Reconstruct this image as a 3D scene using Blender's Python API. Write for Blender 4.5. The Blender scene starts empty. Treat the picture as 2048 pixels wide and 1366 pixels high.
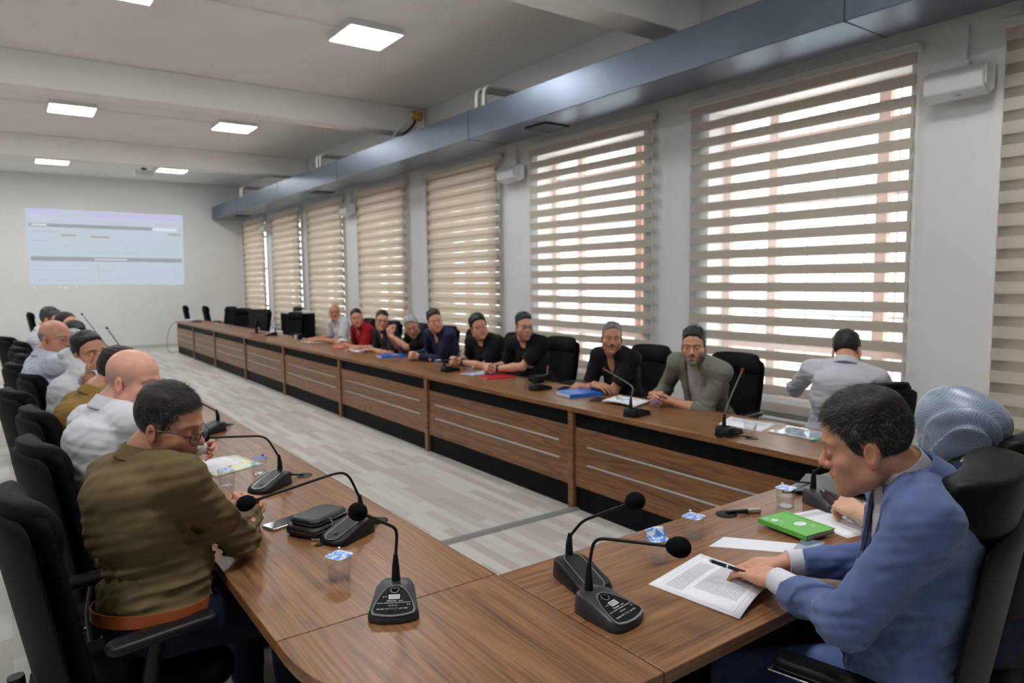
import bpy, bmesh, math, random
import numpy as np
from mathutils import Vector, Matrix, Euler, Quaternion
S = bpy.context.scene
COL = S.collection
R = math.radians
# ---------------------------------------------------------------- camera
EYE = 1.66
cam_d = bpy.data.cameras.new('camera'); cam = bpy.data.objects.new('camera', cam_d); COL.objects.link(cam)
cam_d.sensor_width = 36.0; cam_d.lens = 1398.0/2048*36; cam_d.clip_start = 0.02; cam_d.clip_end = 300
def cam_matrix(yaw, pit, roll):
    fw = Vector((math.sin(yaw)*math.cos(pit), math.cos(yaw)*math.cos(pit), math.sin(pit)))
    r = Vector((math.cos(yaw), -math.sin(yaw), 0)); u = r.cross(fw)
    r2 = r*math.cos(roll)+u*math.sin(roll); u2 = -r*math.sin(roll)+u*math.cos(roll)
    return Matrix((r2, u2, -fw)).transposed()
cam.matrix_world = Matrix.Translation((0, 0, EYE)) @ cam_matrix(R(35.76), R(-5.10), R(-0.65)).to_4x4()
S.camera = cam
cam_d.dof.use_dof = True; cam_d.dof.focus_distance = 1.85; cam_d.dof.aperture_fstop = 4.0
# ---------------------------------------------------------------- world, light, exposure
S.view_settings.view_transform = 'Standard'; S.view_settings.look = 'None'; S.view_settings.gamma = 1.0
S.view_settings.use_curve_mapping = False; S.view_settings.exposure = 0.52
W = bpy.data.worlds.new('daylight'); S.world = W; W.use_nodes = True
bg = W.node_tree.nodes['Background']; bg.inputs[0].default_value = (0.93, 0.96, 1.0, 1); bg.inputs[1].default_value = 5.5
LED_STRENGTH = 30.0
S.cycles.max_bounces = 8; S.cycles.diffuse_bounces = 5; S.cycles.transparent_max_bounces = 16
S.cycles.sample_clamp_indirect = 4.0; S.cycles.caustics_reflective = False; S.cycles.caustics_refractive = False
S.cycles.use_denoising = True
# ---------------------------------------------------------------- materials
def nodes(name):
    m = bpy.data.materials.new(name); m.use_nodes = True
    nt = m.node_tree; b = nt.nodes['Principled BSDF']
    return m, nt, b
def N(nt, t, **kw):
    n = nt.nodes.new(t)
    for k, v in kw.items(): setattr(n, k, v)
    return n
def ramp(nt, fac, stops):
    r = N(nt, 'ShaderNodeValToRGB'); cr = r.color_ramp
    while len(cr.elements) < len(stops): cr.elements.new(0.5)
    for e, (p, c) in zip(cr.elements, stops): e.position = p; e.color = (*c, 1)
    nt.links.new(fac, r.inputs[0]); return r.outputs[0]
def coords(nt, scale=(1, 1, 1), kind='Object', rot=(0, 0, 0), rand=0.0):
    tc = N(nt, 'ShaderNodeTexCoord'); mp = N(nt, 'ShaderNodeMapping')
    mp.inputs['Scale'].default_value = scale; mp.inputs['Rotation'].default_value = rot
    src = tc.outputs[kind]
    if rand:
        oi = N(nt, 'ShaderNodeObjectInfo'); mu = N(nt, 'ShaderNodeMath', operation='MULTIPLY'); mu.inputs[1].default_value = rand
        nt.links.new(oi.outputs['Random'], mu.inputs[0])
        ad = N(nt, 'ShaderNodeVectorMath', operation='ADD'); nt.links.new(src, ad.inputs[0]); nt.links.new(mu.outputs[0], ad.inputs[1]); src = ad.outputs[0]
    nt.links.new(src, mp.inputs[0]); return mp.outputs[0]
def noise(nt, vec, scale=5, detail=4, rough=.5, dist=0):
    n = N(nt, 'ShaderNodeTexNoise'); n.inputs['Scale'].default_value = scale; n.inputs['Detail'].default_value = detail
    n.inputs['Roughness'].default_value = rough; n.inputs['Distortion'].default_value = dist
    nt.links.new(vec, n.inputs['Vector']); return n.outputs['Fac']
def bump(nt, b, h, strength=.1, dist=.01):
    bp = N(nt, 'ShaderNodeBump'); bp.inputs['Strength'].default_value = strength; bp.inputs['Distance'].default_value = dist
    nt.links.new(h, bp.inputs['Height']); nt.links.new(bp.outputs[0], b.inputs['Normal'])
MATS = {}
def mat(name, col, rough=.5, metal=0.0, var=.08, nscale=8, bscale=0, bstr=.1, spec=.5, coat=0.0, sheen=0.0, emit=None, es=1.0, kind='Object', sc=(1, 1, 1)):
    if name in MATS: return MATS[name]
    m, nt, b = nodes(name)
    v = coords(nt, sc, kind)
    f = noise(nt, v, nscale, 3)
    c0 = tuple(max(0, x*(1-var)) for x in col); c1 = tuple(min(1, x*(1+var)) for x in col)
    nt.links.new(ramp(nt, f, [(.3, c0), (.7, c1)]), b.inputs['Base Color'])
    b.inputs['Roughness'].default_value = rough; b.inputs['Metallic'].default_value = metal
    b.inputs['Specular IOR Level'].default_value = spec; b.inputs['Coat Weight'].default_value = coat
    b.inputs['Sheen Weight'].default_value = sheen
    if bscale: bump(nt, b, noise(nt, v, bscale, 4), bstr, .004)
    if emit: b.inputs['Emission Color'].default_value = (*emit, 1); b.inputs['Emission Strength'].default_value = es
    MATS[name] = m; return m
def wood(name, rot, dark=(.092, .040, .017), mid=(.258, .120, .050), light=(.415, .215, .098), rough=.34):
    m, nt, b = nodes(name)
    v0 = coords(nt, (1, 1, 1), 'Object', rot, 7.0)       # grain along local X after rotation
    mp = N(nt, 'ShaderNodeMapping'); mp.inputs['Scale'].default_value = (.55, 6.5, 6.5); nt.links.new(v0, mp.inputs[0])
    big = noise(nt, mp.outputs[0], 1.0, 2, .45, .35)
    mu = N(nt, 'ShaderNodeMath', operation='MULTIPLY'); mu.inputs[1].default_value = 13.0; nt.links.new(big, mu.inputs[0])
    fr = N(nt, 'ShaderNodeMath', operation='PINGPONG'); fr.inputs[1].default_value = .5; nt.links.new(mu.outputs[0], fr.inputs[0])
    m2 = N(nt, 'ShaderNodeMapping'); m2.inputs['Scale'].default_value = (2.2, 120, 120); nt.links.new(v0, m2.inputs[0])
    fine = noise(nt, m2.outputs[0], 1.0, 5, .65)
    m3 = N(nt, 'ShaderNodeMapping'); m3.inputs['Scale'].default_value = (.4, 12, 12); nt.links.new(v0, m3.inputs[0])
    streak = noise(nt, m3.outputs[0], 1.0, 3, .6)
    def mad(a, k, c):
        q = N(nt, 'ShaderNodeMath', operation='MULTIPLY_ADD'); nt.links.new(a, q.inputs[0]); q.inputs[1].default_value = k
        if isinstance(c, float): q.inputs[2].default_value = c
        else: nt.links.new(c, q.inputs[2])
        return q.outputs[0]
    f = mad(fr.outputs[0], .40, mad(fine, .95, mad(streak, .42, -.46)))
    nt.links.new(ramp(nt, f, [(.05, dark), (.40, mid), (.85, light)]), b.inputs['Base Color'])
    b.inputs['Roughness'].default_value = rough; b.inputs['Specular IOR Level'].default_value = .45
    bump(nt, b, fine, .06, .002)
    MATS[name] = m; return m
wood_y = wood('walnut_along_room', (0, 0, R(90)))
wood_x = wood('walnut_across_room', (0, 0, 0))
def cloth(name, col, scale=900, rough=.85, var=.06, bs=.25, sheen=.0, wave=False):
    if name in MATS: return MATS[name]
    m, nt, b = nodes(name); v = coords(nt)
    f = noise(nt, v, 14, 4)
    w = noise(nt, v, scale, 1)
    c0 = tuple(x*(1-var) for x in col); c1 = tuple(min(1, x*(1+var)) for x in col)
    nt.links.new(ramp(nt, f, [(.3, c0), (.7, c1)]), b.inputs['Base Color'])
    b.inputs['Roughness'].default_value = rough; b.inputs['Sheen Weight'].default_value = sheen; b.inputs['Specular IOR Level'].default_value = .2
    bump(nt, b, w, bs, .001)
    MATS[name] = m; return m
leather = mat('black_leather', (.0045, .0045, .005), .45, var=.25, nscale=30, bscale=260, bstr=.08, spec=.13)
mesh_black = mat('black_chair_fabric', (.006, .006, .007), .6, var=.2, nscale=40, bscale=700, bstr=.3, spec=.08)
plastic = mat('black_plastic', (.007, .007, .008), .42, var=.15, nscale=60, bscale=900, bstr=.05, spec=.3)
plastic_gloss = mat('glossy_black_panel', (.010, .011, .016), .14, var=.1)
plastic_grey = mat('dark_grey_plastic', (.028, .029, .032), .38, var=.1, nscale=60)
foam = mat('black_foam', (.006, .006, .007), .95, var=.3, nscale=500, bscale=1400, bstr=.6, spec=.1)
chrome = mat('chrome', (.75, .74, .72), .22, 1.0, var=.05)
brass = mat('pale_zip_metal', (.72, .68, .6), .3, 1.0, var=.06)
whiteplast = mat('white_plastic', (.72, .73, .74), .4, var=.03)
paper = mat('white_paper', (.80, .81, .86), .8, var=.015, nscale=60, spec=.2)
blackboard = mat('black_laminate', (.007, .007, .007), .5, var=.2, nscale=20, spec=.06)
alu = mat('brushed_aluminium', (.62, .62, .60), .35, .9, var=.05, nscale=40)
# ---------------------------------------------------------------- object helpers
def link(o, parent=None):
    COL.objects.link(o)
    if parent is not None: o.parent = parent
    return o
def tag(o, label, cat, group=None, kind=None):
    o['label'] = label; o['category'] = cat
    if group: o['group'] = group
    if kind: o['kind'] = kind
    return o
def thing(name, label, cat, loc=(0, 0, 0), rz=0.0, group=None):
    o = bpy.data.objects.new(name, None); o.empty_display_size = .1; COL.objects.link(o)
    o.location = loc; o.rotation_euler = (0, 0, rz)
    return tag(o, label, cat, group)
def copy_thing(src, label, loc=None, rz=None):
    def cp(o, par):
        c = o.copy(); COL.objects.link(c)
        if par is not None: c.parent = par
        for ch in [x for x in kids.get(o.name, ())]: cp(ch, c)
        return c
    kids = {}
    for o in COL.objects:
        if o.parent: kids.setdefault(o.parent.name, []).append(o)
    r = cp(src, None)
    if loc is not None: r.location = loc
    if rz is not None: r.rotation_euler = (0, 0, rz)
    r['label'] = label
    return r
class MB:
    """collects shapes; build() links them as one mesh object"""
    def __init__(s): s.bm = bmesh.new()
    def faces(s, vs, fs):
        bv = [s.bm.verts.new(v) for v in vs]
        out = []
        for f in fs:
            try: out.append(s.bm.faces.new([bv[i] for i in f]))
            except ValueError: pass
        return bv
    def box(s, lo, hi, M=None):
        x0, y0, z0 = lo; x1, y1, z1 = hi
        vs = [Vector(v) for v in ((x0,y0,z0),(x1,y0,z0),(x1,y1,z0),(x0,y1,z0),(x0,y0,z1),(x1,y0,z1),(x1,y1,z1),(x0,y1,z1))]
        if M is not None: vs = [M @ v for v in vs]
        s.faces(vs, [(0,3,2,1),(4,5,6,7),(0,1,5,4),(1,2,6,5),(2,3,7,6),(3,0,4,7)]); return s
    def loft(s, rings, cap=True, closed=True):
        n = len(rings[0]); vs = [v for r in rings for v in r]; fs = []
        for i in range(len(rings)-1):
            for j in range(n if closed else n-1):
                k = (j+1) % n
                fs.append((i*n+j, i*n+k, (i+1)*n+k, (i+1)*n+j))
        if cap:
            fs.append(tuple(reversed(range(n)))); fs.append(tuple((len(rings)-1)*n+j for j in range(n)))
        s.faces(vs, fs); return s
    def prism(s, pts, z0, z1, M=None):
        rs = [[Vector((x, y, z)) for x, y in pts] for z in (z0, z1)]
        if M is not None: rs = [[M @ v for v in r] for r in rs]
        return s.loft(rs)
    def tube(s, pts, r, n=10, cap=True):
        pts = [Vector(p) for p in pts]; rr = r if isinstance(r, (list, tuple)) else [r]*len(pts)
        rings = []; up = None
        for i, p in enumerate(pts):
            t = (pts[min(i+1, len(pts)-1)]-pts[max(i-1, 0)]).normalized()
            if up is None:
                up = Vector((0, 0, 1)) if abs(t.z) < .9 else Vector((1, 0, 0))
            a = t.cross(up); 
            if a.length < 1e-4: a = t.orthogonal()
            a.normalize(); b = a.cross(t).normalized(); up = b
            rings.append([p+a*(rr[i]*math.cos(2*math.pi*k/n))+b*(rr[i]*math.sin(2*math.pi*k/n)) for k in range(n)])
        return s.loft(rings, cap)
    def lathe(s, prof, n=24, M=None, sx=1, sy=1):
        rs = []
        for r, z in prof:
            rg = [Vector((sx*r*math.cos(2*math.pi*k/n), sy*r*math.sin(2*math.pi*k/n), z)) for k in range(n)]
            rs.append([M @ v for v in rg] if M is not None else rg)
        return s.loft(rs)
    def grid(s, fn, nu, nv):
        vs = [Vector(fn(i/nu, j/nv)) for i in range(nu+1) for j in range(nv+1)]
        fs = [(i*(nv+1)+j, (i+1)*(nv+1)+j, (i+1)*(nv+1)+j+1, i*(nv+1)+j+1) for i in range(nu) for j in range(nv)]
        s.faces(vs, fs); return s
    def build(s, name, m, parent=None, bevel=0.0, seg=2, smooth=True, solid=0.0, sub=0, angle=40):
        me = bpy.data.meshes.new(name)
        bmesh.ops.recalc_face_normals(s.bm, faces=s.bm.faces)
        s.bm.to_mesh(me); s.bm.free()
        for mm in (m if isinstance(m, (list, tuple)) else [m]): me.materials.append(mm)
        o = bpy.data.objects.new(name, me); link(o, parent)
        if solid: md = o.modifiers.new('solid', 'SOLIDIFY'); md.thickness = solid; md.offset = 0
        if bevel: md = o.modifiers.new('bevel', 'BEVEL'); md.width = bevel; md.segments = seg; md.limit_method = 'ANGLE'; md.angle_limit = R(35); md.harden_normals = False
        if sub: md = o.modifiers.new('sub', 'SUBSURF'); md.levels = sub; md.render_levels = sub
        if smooth:
            me.polygons.foreach_set('use_smooth', [True]*len(me.polygons))
            if not sub and not bevel: me.set_sharp_from_angle(angle=R(angle))
            elif bevel: me.set_sharp_from_angle(angle=R(80))
        return o
def rrect(w, h, r, n=5, cx=0, cy=0):
    out = []
    for sx, sy, a0 in ((1,1,0),(-1,1,90),(-1,-1,180),(1,-1,270)):
        for i in range(n+1):
            a = R(a0+90*i/n); out.append((cx+sx*(w/2-r)+r*math.cos(a), cy+sy*(h/2-r)+r*math.sin(a)))
    return out
def arc(c, r, a0, a1, n, plane='xz'):
    out = []
    for i in range(n+1):
        a = R(a0+(a1-a0)*i/n); u, v = r*math.cos(a), r*math.sin(a)
        out.append({'xz': (c[0]+u, c[1], c[2]+v), 'xy': (c[0]+u, c[1]+v, c[2]), 'yz': (c[0], c[1]+u, c[2]+v)}[plane])
    return out
def bez(p0, p1, p2, p3, n=12):
    P = [Vector(p) for p in (p0, p1, p2, p3)]; out = []
    for i in range(n+1):
        t = i/n; u = 1-t; out.append(P[0]*u**3+P[1]*3*u*u*t+P[2]*3*u*t*t+P[3]*t**3)
    return out
def text(body, size, m, parent, loc, rot, name='lettering', ext=.0002, align='CENTER', sx=1.0):
    cu = bpy.data.curves.new(name, 'FONT'); cu.body = body; cu.size = size; cu.extrude = ext; cu.align_x = align; cu.align_y = 'CENTER'
    tmp = bpy.data.objects.new(name, cu); COL.objects.link(tmp)
    dg = bpy.context.evaluated_depsgraph_get(); dg.update()
    me = bpy.data.meshes.new_from_object(tmp.evaluated_get(dg)); bpy.data.objects.remove(tmp)
    me.materials.clear(); me.materials.append(m); me.name = name
    o = bpy.data.objects.new(name, me); link(o, parent); o.location = loc; o.rotation_euler = rot; o.scale = (sx, 1, 1)
    return o
# ---------------------------------------------------------------- the room
X_R, X_L, Y_F, Y_B, H_C = 5.43, -4.2, 20.2, -3.6, 4.29
wallpaint = mat('off_white_wall_paint', (.72, .725, .72), .75, var=.025, nscale=1.5, bscale=120, bstr=.05, spec=.25)
ceilpaint = mat('white_ceiling_paint', (.85, .845, .835), .85, var=.02, nscale=1.2, bscale=90, bstr=.04, spec=.15)
def structure(mb, name, m, **k):
    o = mb.build(name, m, None, **k); o['kind'] = 'structure'; return o
def floor_material():
    m, nt, b = nodes('grey_oak_laminate')
    v = coords(nt, (1, 1, 1), 'Object', (0, 0, R(90)))
    br = N(nt, 'ShaderNodeTexBrick'); nt.links.new(v, br.inputs['Vector'])
    br.offset = .37; br.offset_frequency = 2; br.squash = 1.0
    br.inputs['Scale'].default_value = 1.0; br.inputs['Brick Width'].default_value = .62; br.inputs['Row Height'].default_value = .075
    br.inputs['Mortar Size'].default_value = .0012; br.inputs['Mortar Smooth'].default_value = .3; br.inputs['Bias'].default_value = 0
    br.inputs['Color1'].default_value = (0, 0, 0, 1); br.inputs['Color2'].default_value = (1, 1, 1, 1); br.inputs['Mortar'].default_value = (.15, .15, .15, 1)
    mp = N(nt, 'ShaderNodeMapping'); mp.inputs['Scale'].default_value = (2.2, 60, 1); nt.links.new(v, mp.inputs[0])
    g = noise(nt, mp.outputs[0], 1, 4, .6)
    mx = N(nt, 'ShaderNodeMath', operation='MULTIPLY_ADD'); nt.links.new(g, mx.inputs[0]); mx.inputs[1].default_value = .55
    nt.links.new(br.outputs['Color'], mx.inputs[2])
    nt.links.new(ramp(nt, mx.outputs[0], [(.0, (.37, .34, .30)), (.6, (.48, .455, .41)), (1.0, (.58, .565, .53))]), b.inputs['Base Color'])
    b.inputs['Roughness'].default_value = .42; b.inputs['Specular IOR Level'].default_value = .4
    return m
structure(MB().box((X_L-.2, Y_B-.2, -.12), (X_R+.4, Y_F+.2, 0)), 'floor', floor_material(), smooth=False)
structure(MB().box((X_L-.2, Y_B-.2, H_C), (X_R+.4, Y_F+.2, H_C+.15)), 'ceiling', ceilpaint, smooth=False)
structure(MB().box((X_L-.2, Y_F, 0), (X_R+.4, Y_F+.2, H_C)), 'wall_far', wallpaint, smooth=False)
structure(MB().box((X_L-.2, Y_B-.2, 0), (X_R+.4, Y_B, H_C)), 'wall_back', wallpaint, smooth=False)
structure(MB().box((X_L-.2, Y_B, 0), (X_L, Y_F, H_C)), 'wall_left', wallpaint, smooth=False)
# window openings along the right wall: (y0, y1); blinds hang in front of them
BL = [(-.10, 1.93), (2.46, 4.51), (4.98, 7.04), (7.68, 9.70), (10.38, 12.36), (13.03, 15.02), (15.46, 17.55), (18.09, 20.12)]
OPN = [(-.02, 1.82), (2.53, 4.34), (5.17, 6.96), (7.82, 9.58), (10.52, 12.28), (13.16, 14.92), (15.62, 17.45), (18.21, 19.98)]
Z0, Z1 = .55, 3.18
mw = MB(); ys = [Y_B] + [v for o in OPN for v in o] + [Y_F]
for i in range(0, len(ys), 2): mw.box((X_R, ys[i], 0), (X_R+.36, ys[i+1], H_C))
for a, b in OPN: mw.box((X_R, a, 0), (X_R+.36, b, Z0)); mw.box((X_R, a, Z1), (X_R+.36, b, H_C))
structure(mw, 'wall_right', wallpaint, smooth=False)
structure(MB().box((X_L, Y_F-.012, 0), (X_R, Y_F, .07)), 'baseboard_far', mat('grey_skirting', (.5, .5, .49), .5), smooth=False)
beam_m = mat('white_beam_paint', (.90, .895, .88), .8, var=.02, nscale=2, bscale=40, bstr=.06, spec=.15)
for k, y in enumerate((-.87, 4.45, 9.78, 15.06)):
    structure(MB().box((X_L, y, 3.90), (X_R, y+.32, H_C)), f'trim_{k+1}', beam_m, bevel=.012)
# ---- window frames and glass
frame_m = mat('orange_brown_window_frame', (.62, .30, .20), .5, var=.1)
def glass_mat():
    m = bpy.data.materials.new('window_glass'); m.use_nodes = True; nt = m.node_tree; nt.nodes.clear()
    o = N(nt, 'ShaderNodeOutputMaterial'); t = N(nt, 'ShaderNodeBsdfTransparent'); g = N(nt, 'ShaderNodeBsdfGlossy'); g.inputs['Roughness'].default_value = .02
    t.inputs[0].default_value = (.93, .96, .95, 1); mx = N(nt, 'ShaderNodeMixShader'); mx.inputs[0].default_value = .06
    nt.links.new(t.outputs[0], mx.inputs[1]); nt.links.new(g.outputs[0], mx.inputs[2]); nt.links.new(mx.outputs[0], o.inputs[0]); return m
glass = glass_mat()
for k, (a, b) in enumerate(OPN):
    f = MB(); x0, x1 = X_R+.24, X_R+.31
    f.box((x0, a, Z0), (x1, a+.07, Z1)); f.box((x0, b-.07, Z0), (x1, b, Z1)); f.box((x0, a, Z0), (x1, b, Z0+.07)); f.box((x0, a, Z1-.07), (x1, b, Z1))
    w = b-a
    for q in (.29, .83) if k < 3 else (.33, .67): f.box((x0, a+w*(1-q)-.045, Z0), (x1, a+w*(1-q)+.045, Z1))
    for z in (1.02, 2.02, 2.86): f.box((x0+.005, a, z-.03), (x1-.005, b, z+.03))
    fo = structure(f, f'window_{k+1}', frame_m, smooth=False)
    p = MB().box((X_R+.27, a+.05, Z0+.05), (X_R+.278, b-.05, Z1-.05)).build('pane', glass, fo, smooth=False)
    MB().box((X_R-.03, a-.06, Z0-.03), (X_R+.24, b+.06, Z0)).build('window_sill', whiteplast, fo, bevel=.004)
    # ironwork outside the lower half
    g = MB()
    for i in range(1, 7): g.box((X_R+.40, a+w*i/7-.006, Z0), (X_R+.412, a+w*i/7+.006, Z1))
    g.box((X_R+.40, a, 1.3), (X_R+.412, b, 1.32)); g.box((X_R+.40, a, 2.3), (X_R+.412, b, 2.32))
    g.build('window_bars', mat('pale_iron', (.6, .58, .56), .5), fo, smooth=False)
# ---- zebra blinds: two layers of banded cloth
def band_mat(name, col, trans, tcol):
    m = bpy.data.materials.new(name); m.use_nodes = True; nt = m.node_tree; nt.nodes.clear()
    o = N(nt, 'ShaderNodeOutputMaterial'); d = N(nt, 'ShaderNodeBsdfDiffuse'); t = N(nt, 'ShaderNodeBsdfTranslucent'); mx = N(nt, 'ShaderNodeMixShader')
    v = coords(nt, (1, 3, 260)); f = noise(nt, v, 1, 3)
    c = ramp(nt, f, [(.3, tuple(x*.9 for x in col)), (.7, col)])
    nt.links.new(c, d.inputs[0]); t.inputs[0].default_value = (*tcol, 1); mx.inputs[0].default_value = trans
    nt.links.new(d.outputs[0], mx.inputs[1]); nt.links.new(t.outputs[0], mx.inputs[2]); nt.links.new(mx.outputs[0], o.inputs[0]); return m
def sheer_mat(name, clear, col=(.85, .83, .8)):
    m = bpy.data.materials.new(name); m.use_nodes = True; nt = m.node_tree; nt.nodes.clear()
    o = N(nt, 'ShaderNodeOutputMaterial'); d = N(nt, 'ShaderNodeBsdfTranslucent'); d.inputs[0].default_value = (*col, 1)
    t = N(nt, 'ShaderNodeBsdfTransparent'); mx = N(nt, 'ShaderNodeMixShader'); mx.inputs[0].default_value = 1-clear
    nt.links.new(t.outputs[0], mx.inputs[1]); nt.links.new(d.outputs[0], mx.inputs[2]); nt.links.new(mx.outputs[0], o.inputs[0]); return m
band = band_mat('beige_blind_band', (.73, .675, .605), .35, (.64, .57, .47)); band_thin = band_mat('cream_blind_band', (.72, .67, .60), .60, (.66, .60, .52))
sheer = sheer_mat('sheer_blind_net', .74, (.36, .355, .35))
rail_m = mat('pale_beige_rail', (.66, .64, .6), .4, var=.03)
PER, BH = .1485, .080
BLABEL = ['closed cream zebra blind beside the speaker pillar at the right edge', 'open striped zebra blind, the large one behind the standing man in a white shirt',
    'open striped zebra blind behind the man in black polo with moustache', 'half closed zebra blind behind the bearded man in black t-shirt',
    'half closed zebra blind behind the man in navy shirt', 'half closed zebra blind behind the farthest seated man in white shirt',
    'half closed zebra blind second from the far wall', 'half closed zebra blind nearest the far wall']
OFFS = [.0745, .0, .004, .063, .063, .063, .063, .063]
for k, (a, b) in enumerate(BL):
    zt = 3.27; zb = .42
    t = thing('window_blind', BLABEL[k], 'blind', (X_R-.06, (a+b)/2, zb), 0, 'zebra blinds along the window wall')
    h = (b-a)/2; H = zt-zb
    MB().box((-.035, -h-.015, H-.03), (.035, h+.015, H+.04)).build('headrail', rail_m, t, bevel=.01)
    MB().tube([(0, -h+.01, .0), (0, h-.01, .0)], .016, 12).build('bottom_rail', rail_m, t)
    for nm, x, off in (('front_fabric', -.012, 0.0), ('rear_fabric', .006, OFFS[k])):
        fb = MB(); z = H-.03-BH-off if nm == 'rear_fabric' else H-.03-BH
        if off > .01: fb.box((x-.0008, -h+.012, z+BH), (x+.0008, h-.012, H-.03)) if off > .07 else None
        while z > .02:
            fb.box((x-.0008, -h+.012, max(z, .02)), (x+.0008, h-.012, z+BH)); z -= PER
        fb.build(nm, band_thin if k > 2 else band, t, smooth=False)
    MB().box((-.004, -h+.012, .02), (-.003, h-.012, H-.03)).build('sheer_fabric', sheer, t, smooth=False)
    ch = MB()
    for s_ in (-.03, -.012):
        ch.tube([(-.045+s_*.2, -h-.02+s_*.4, H), (-.045+s_*.2, -h-.02+s_*.4, .5)], .0022, 6)
    ch.build('pull_chain', whiteplast, t)
# ---- duct along the window wall
def duct_mat():
    m, nt, b = nodes('blue_grey_painted_duct'); v = coords(nt, (1, 1, 1))
    f = noise(nt, v, 3, 3)
    nt.links.new(ramp(nt, f, [(.3, (.125, .155, .20)), (.7, (.145, .18, .23))]), b.inputs['Base Color'])
    b.inputs['Roughness'].default_value = .36; b.inputs['Metallic'].default_value = .7
    mp = coords(nt, (3, 160, 160)); bump(nt, b, noise(nt, mp, 1, 2), .02, .002); return m
duct_m = duct_mat(); gap_m = mat('dark_duct_seam', (.02, .022, .025), .6)
t = thing('ventilation_duct', 'long blue-grey metal duct hung above the windows', 'duct', (4.95, 8.3, 3.34))
MB().box((-.33, -11.85, 0), (.24, 11.88, .34)).build('duct_body', duct_m, t, bevel=.006)
for y in (17.69, 14.55, 11.4, 7.26, 2.6, -1.2):
    MB().box((-.333, y-8.3-.006, -.003), (.242, y-8.3+.006, .343)).build('duct_seam', gap_m, t, smooth=False)
for y in (18.6, 13.0, 6.2): MB().box((-.15, y-8.3-.18, -.02), (.2, y-8.3+.18, -.002)).build('vent_grille', gap_m, t, bevel=.004)
pipe_m = mat('cream_pipe_lagging', (.62, .61, .56), .6, var=.08, nscale=20)
PL = ['cream pipes bending down into the duct beyond the second beam', 'cream pipes bending into the duct between the last two beams', 'cream pipes bending into the duct nearest the far wall']
for k, (y, lb) in enumerate(zip((7.1, 12.45, 17.6), PL)):
    t = thing('pipe_pair', lb, 'pipe', (4.75, y, 3.68), 0, 'pipe pairs above the duct')
    for d in (0, .16):
        MB().tube([(0, d, 0), (0, d, .18)] + [(.08-.08*math.cos(R(a)), d, .18+.08*math.sin(R(a))) for a in (15, 30, 45, 60, 75, 90)] + [(.45, d, .26), (.68, d, .26)], .028, 12).build('pipe', pipe_m, t)
    MB().box((.42, -.06, .20), (.47, .24, .235)).build('pipe_bracket', alu, t)
t = thing('cable_box', 'yellow and black cable opening at the end of the second beam', 'cable', (5.25, 9.70, 3.68))
MB().box((-.06, 0, .42), (.1, .08, .56)).build('junction_box', mat('mustard_foam', (.55, .36, .08), .8, var=.3), t, bevel=.01)
MB().tube(bez((0, .04, .45), (-.05, .05, .25), (-.3, .0, .2), (-.42, -.1, .0)), .018, 8).build('cable', plastic, t)
MB().tube(bez((-.06, .02, .52), (-.15, .02, .3), (-.42, .0, .25), (-.5, -.14, .0)), .014, 8).build('conduit', whiteplast, t)
# ---- speakers
SL = ['large white wall speaker at top right between the two nearest blinds', 'white wall speaker on the pillar above the men in black', 'white wall speaker on the pillar above the man in grey hair', 'small white wall speaker nearest the far wall']
for k, (y, z) in enumerate(((2.17, 2.95), (7.36, 3.0), (12.66, 3.0), (17.82, 3.0))):
    t = thing('wall_speaker', SL[k], 'speaker', (X_R-.02, y, z), 0, 'white speakers on the pillars')
    pr = [(0, .10), (0, -.06), (-.10, -.115), (-.19, -.07), (-.205, .02), (-.12, .10)]
    MB().loft([[Vector((x, yy, zz)) for x, zz in pr] for yy in (-.185, .185)]).build('speaker_body', whiteplast, t, bevel=.012)
    MB().lathe([(.018, 0), (.018, .006), (.0, .006)], 16, Matrix.Translation((-.148, -.02, -.093)) @ Matrix.Rotation(R(-207), 4, 'Y')).build('logo_badge', mat('grey_badge', (.35, .35, .36), .4), t)
    for s_ in (-1, 1): MB().box((-.17, s_*.188-.006, -.05), (-.05, s_*.188+.006, .07)).build('end_cap', whiteplast, t, bevel=.004)
    MB().box((-.04, -.03, .10), (0, .03, .16)).build('mount_bracket', whiteplast, t, bevel=.004)
    MB().box((-.03, -.012, .16), (0, .012, 3.34-z)).build('cable_trunking', whiteplast, t)
# ---- ceiling LED panels
led = mat('lit_led_panel', (1, 1, 1), .5, emit=(.985, .99, 1.0), es=LED_STRENGTH)
ROWN = ['nearest', 'nearest', 'middle', 'far']; n = 0
for r, y in enumerate((1.75, 7.12, 12.42, 17.8)):
    for c, x in enumerate((3.26, .95, -1.55)):
        lb = f'square white LED panel on the ceiling, {["row above the camera", "row nearest the camera", "middle row", "row nearest the far wall"][r]}, {["window side", "centre", "left side"][c]}'
        t = thing('ceiling_light', lb, 'light', (x, y, H_C), 0, 'LED ceiling panels')
        MB().box((-.30, -.30, -.062), (.30, .30, 0)).build('light_frame', whiteplast, t, bevel=.004)
        MB().box((-.285, -.285, -.066), (.285, .285, -.0615)).build('diffuser', led, t, smooth=False)
    tr = MB().box((-1.25, y-.012, H_C-.02), (2.96, y+.012, H_C)).build(f'trim_{5+r}', ceilpaint, None, smooth=False); tr['kind'] = 'structure'
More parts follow.
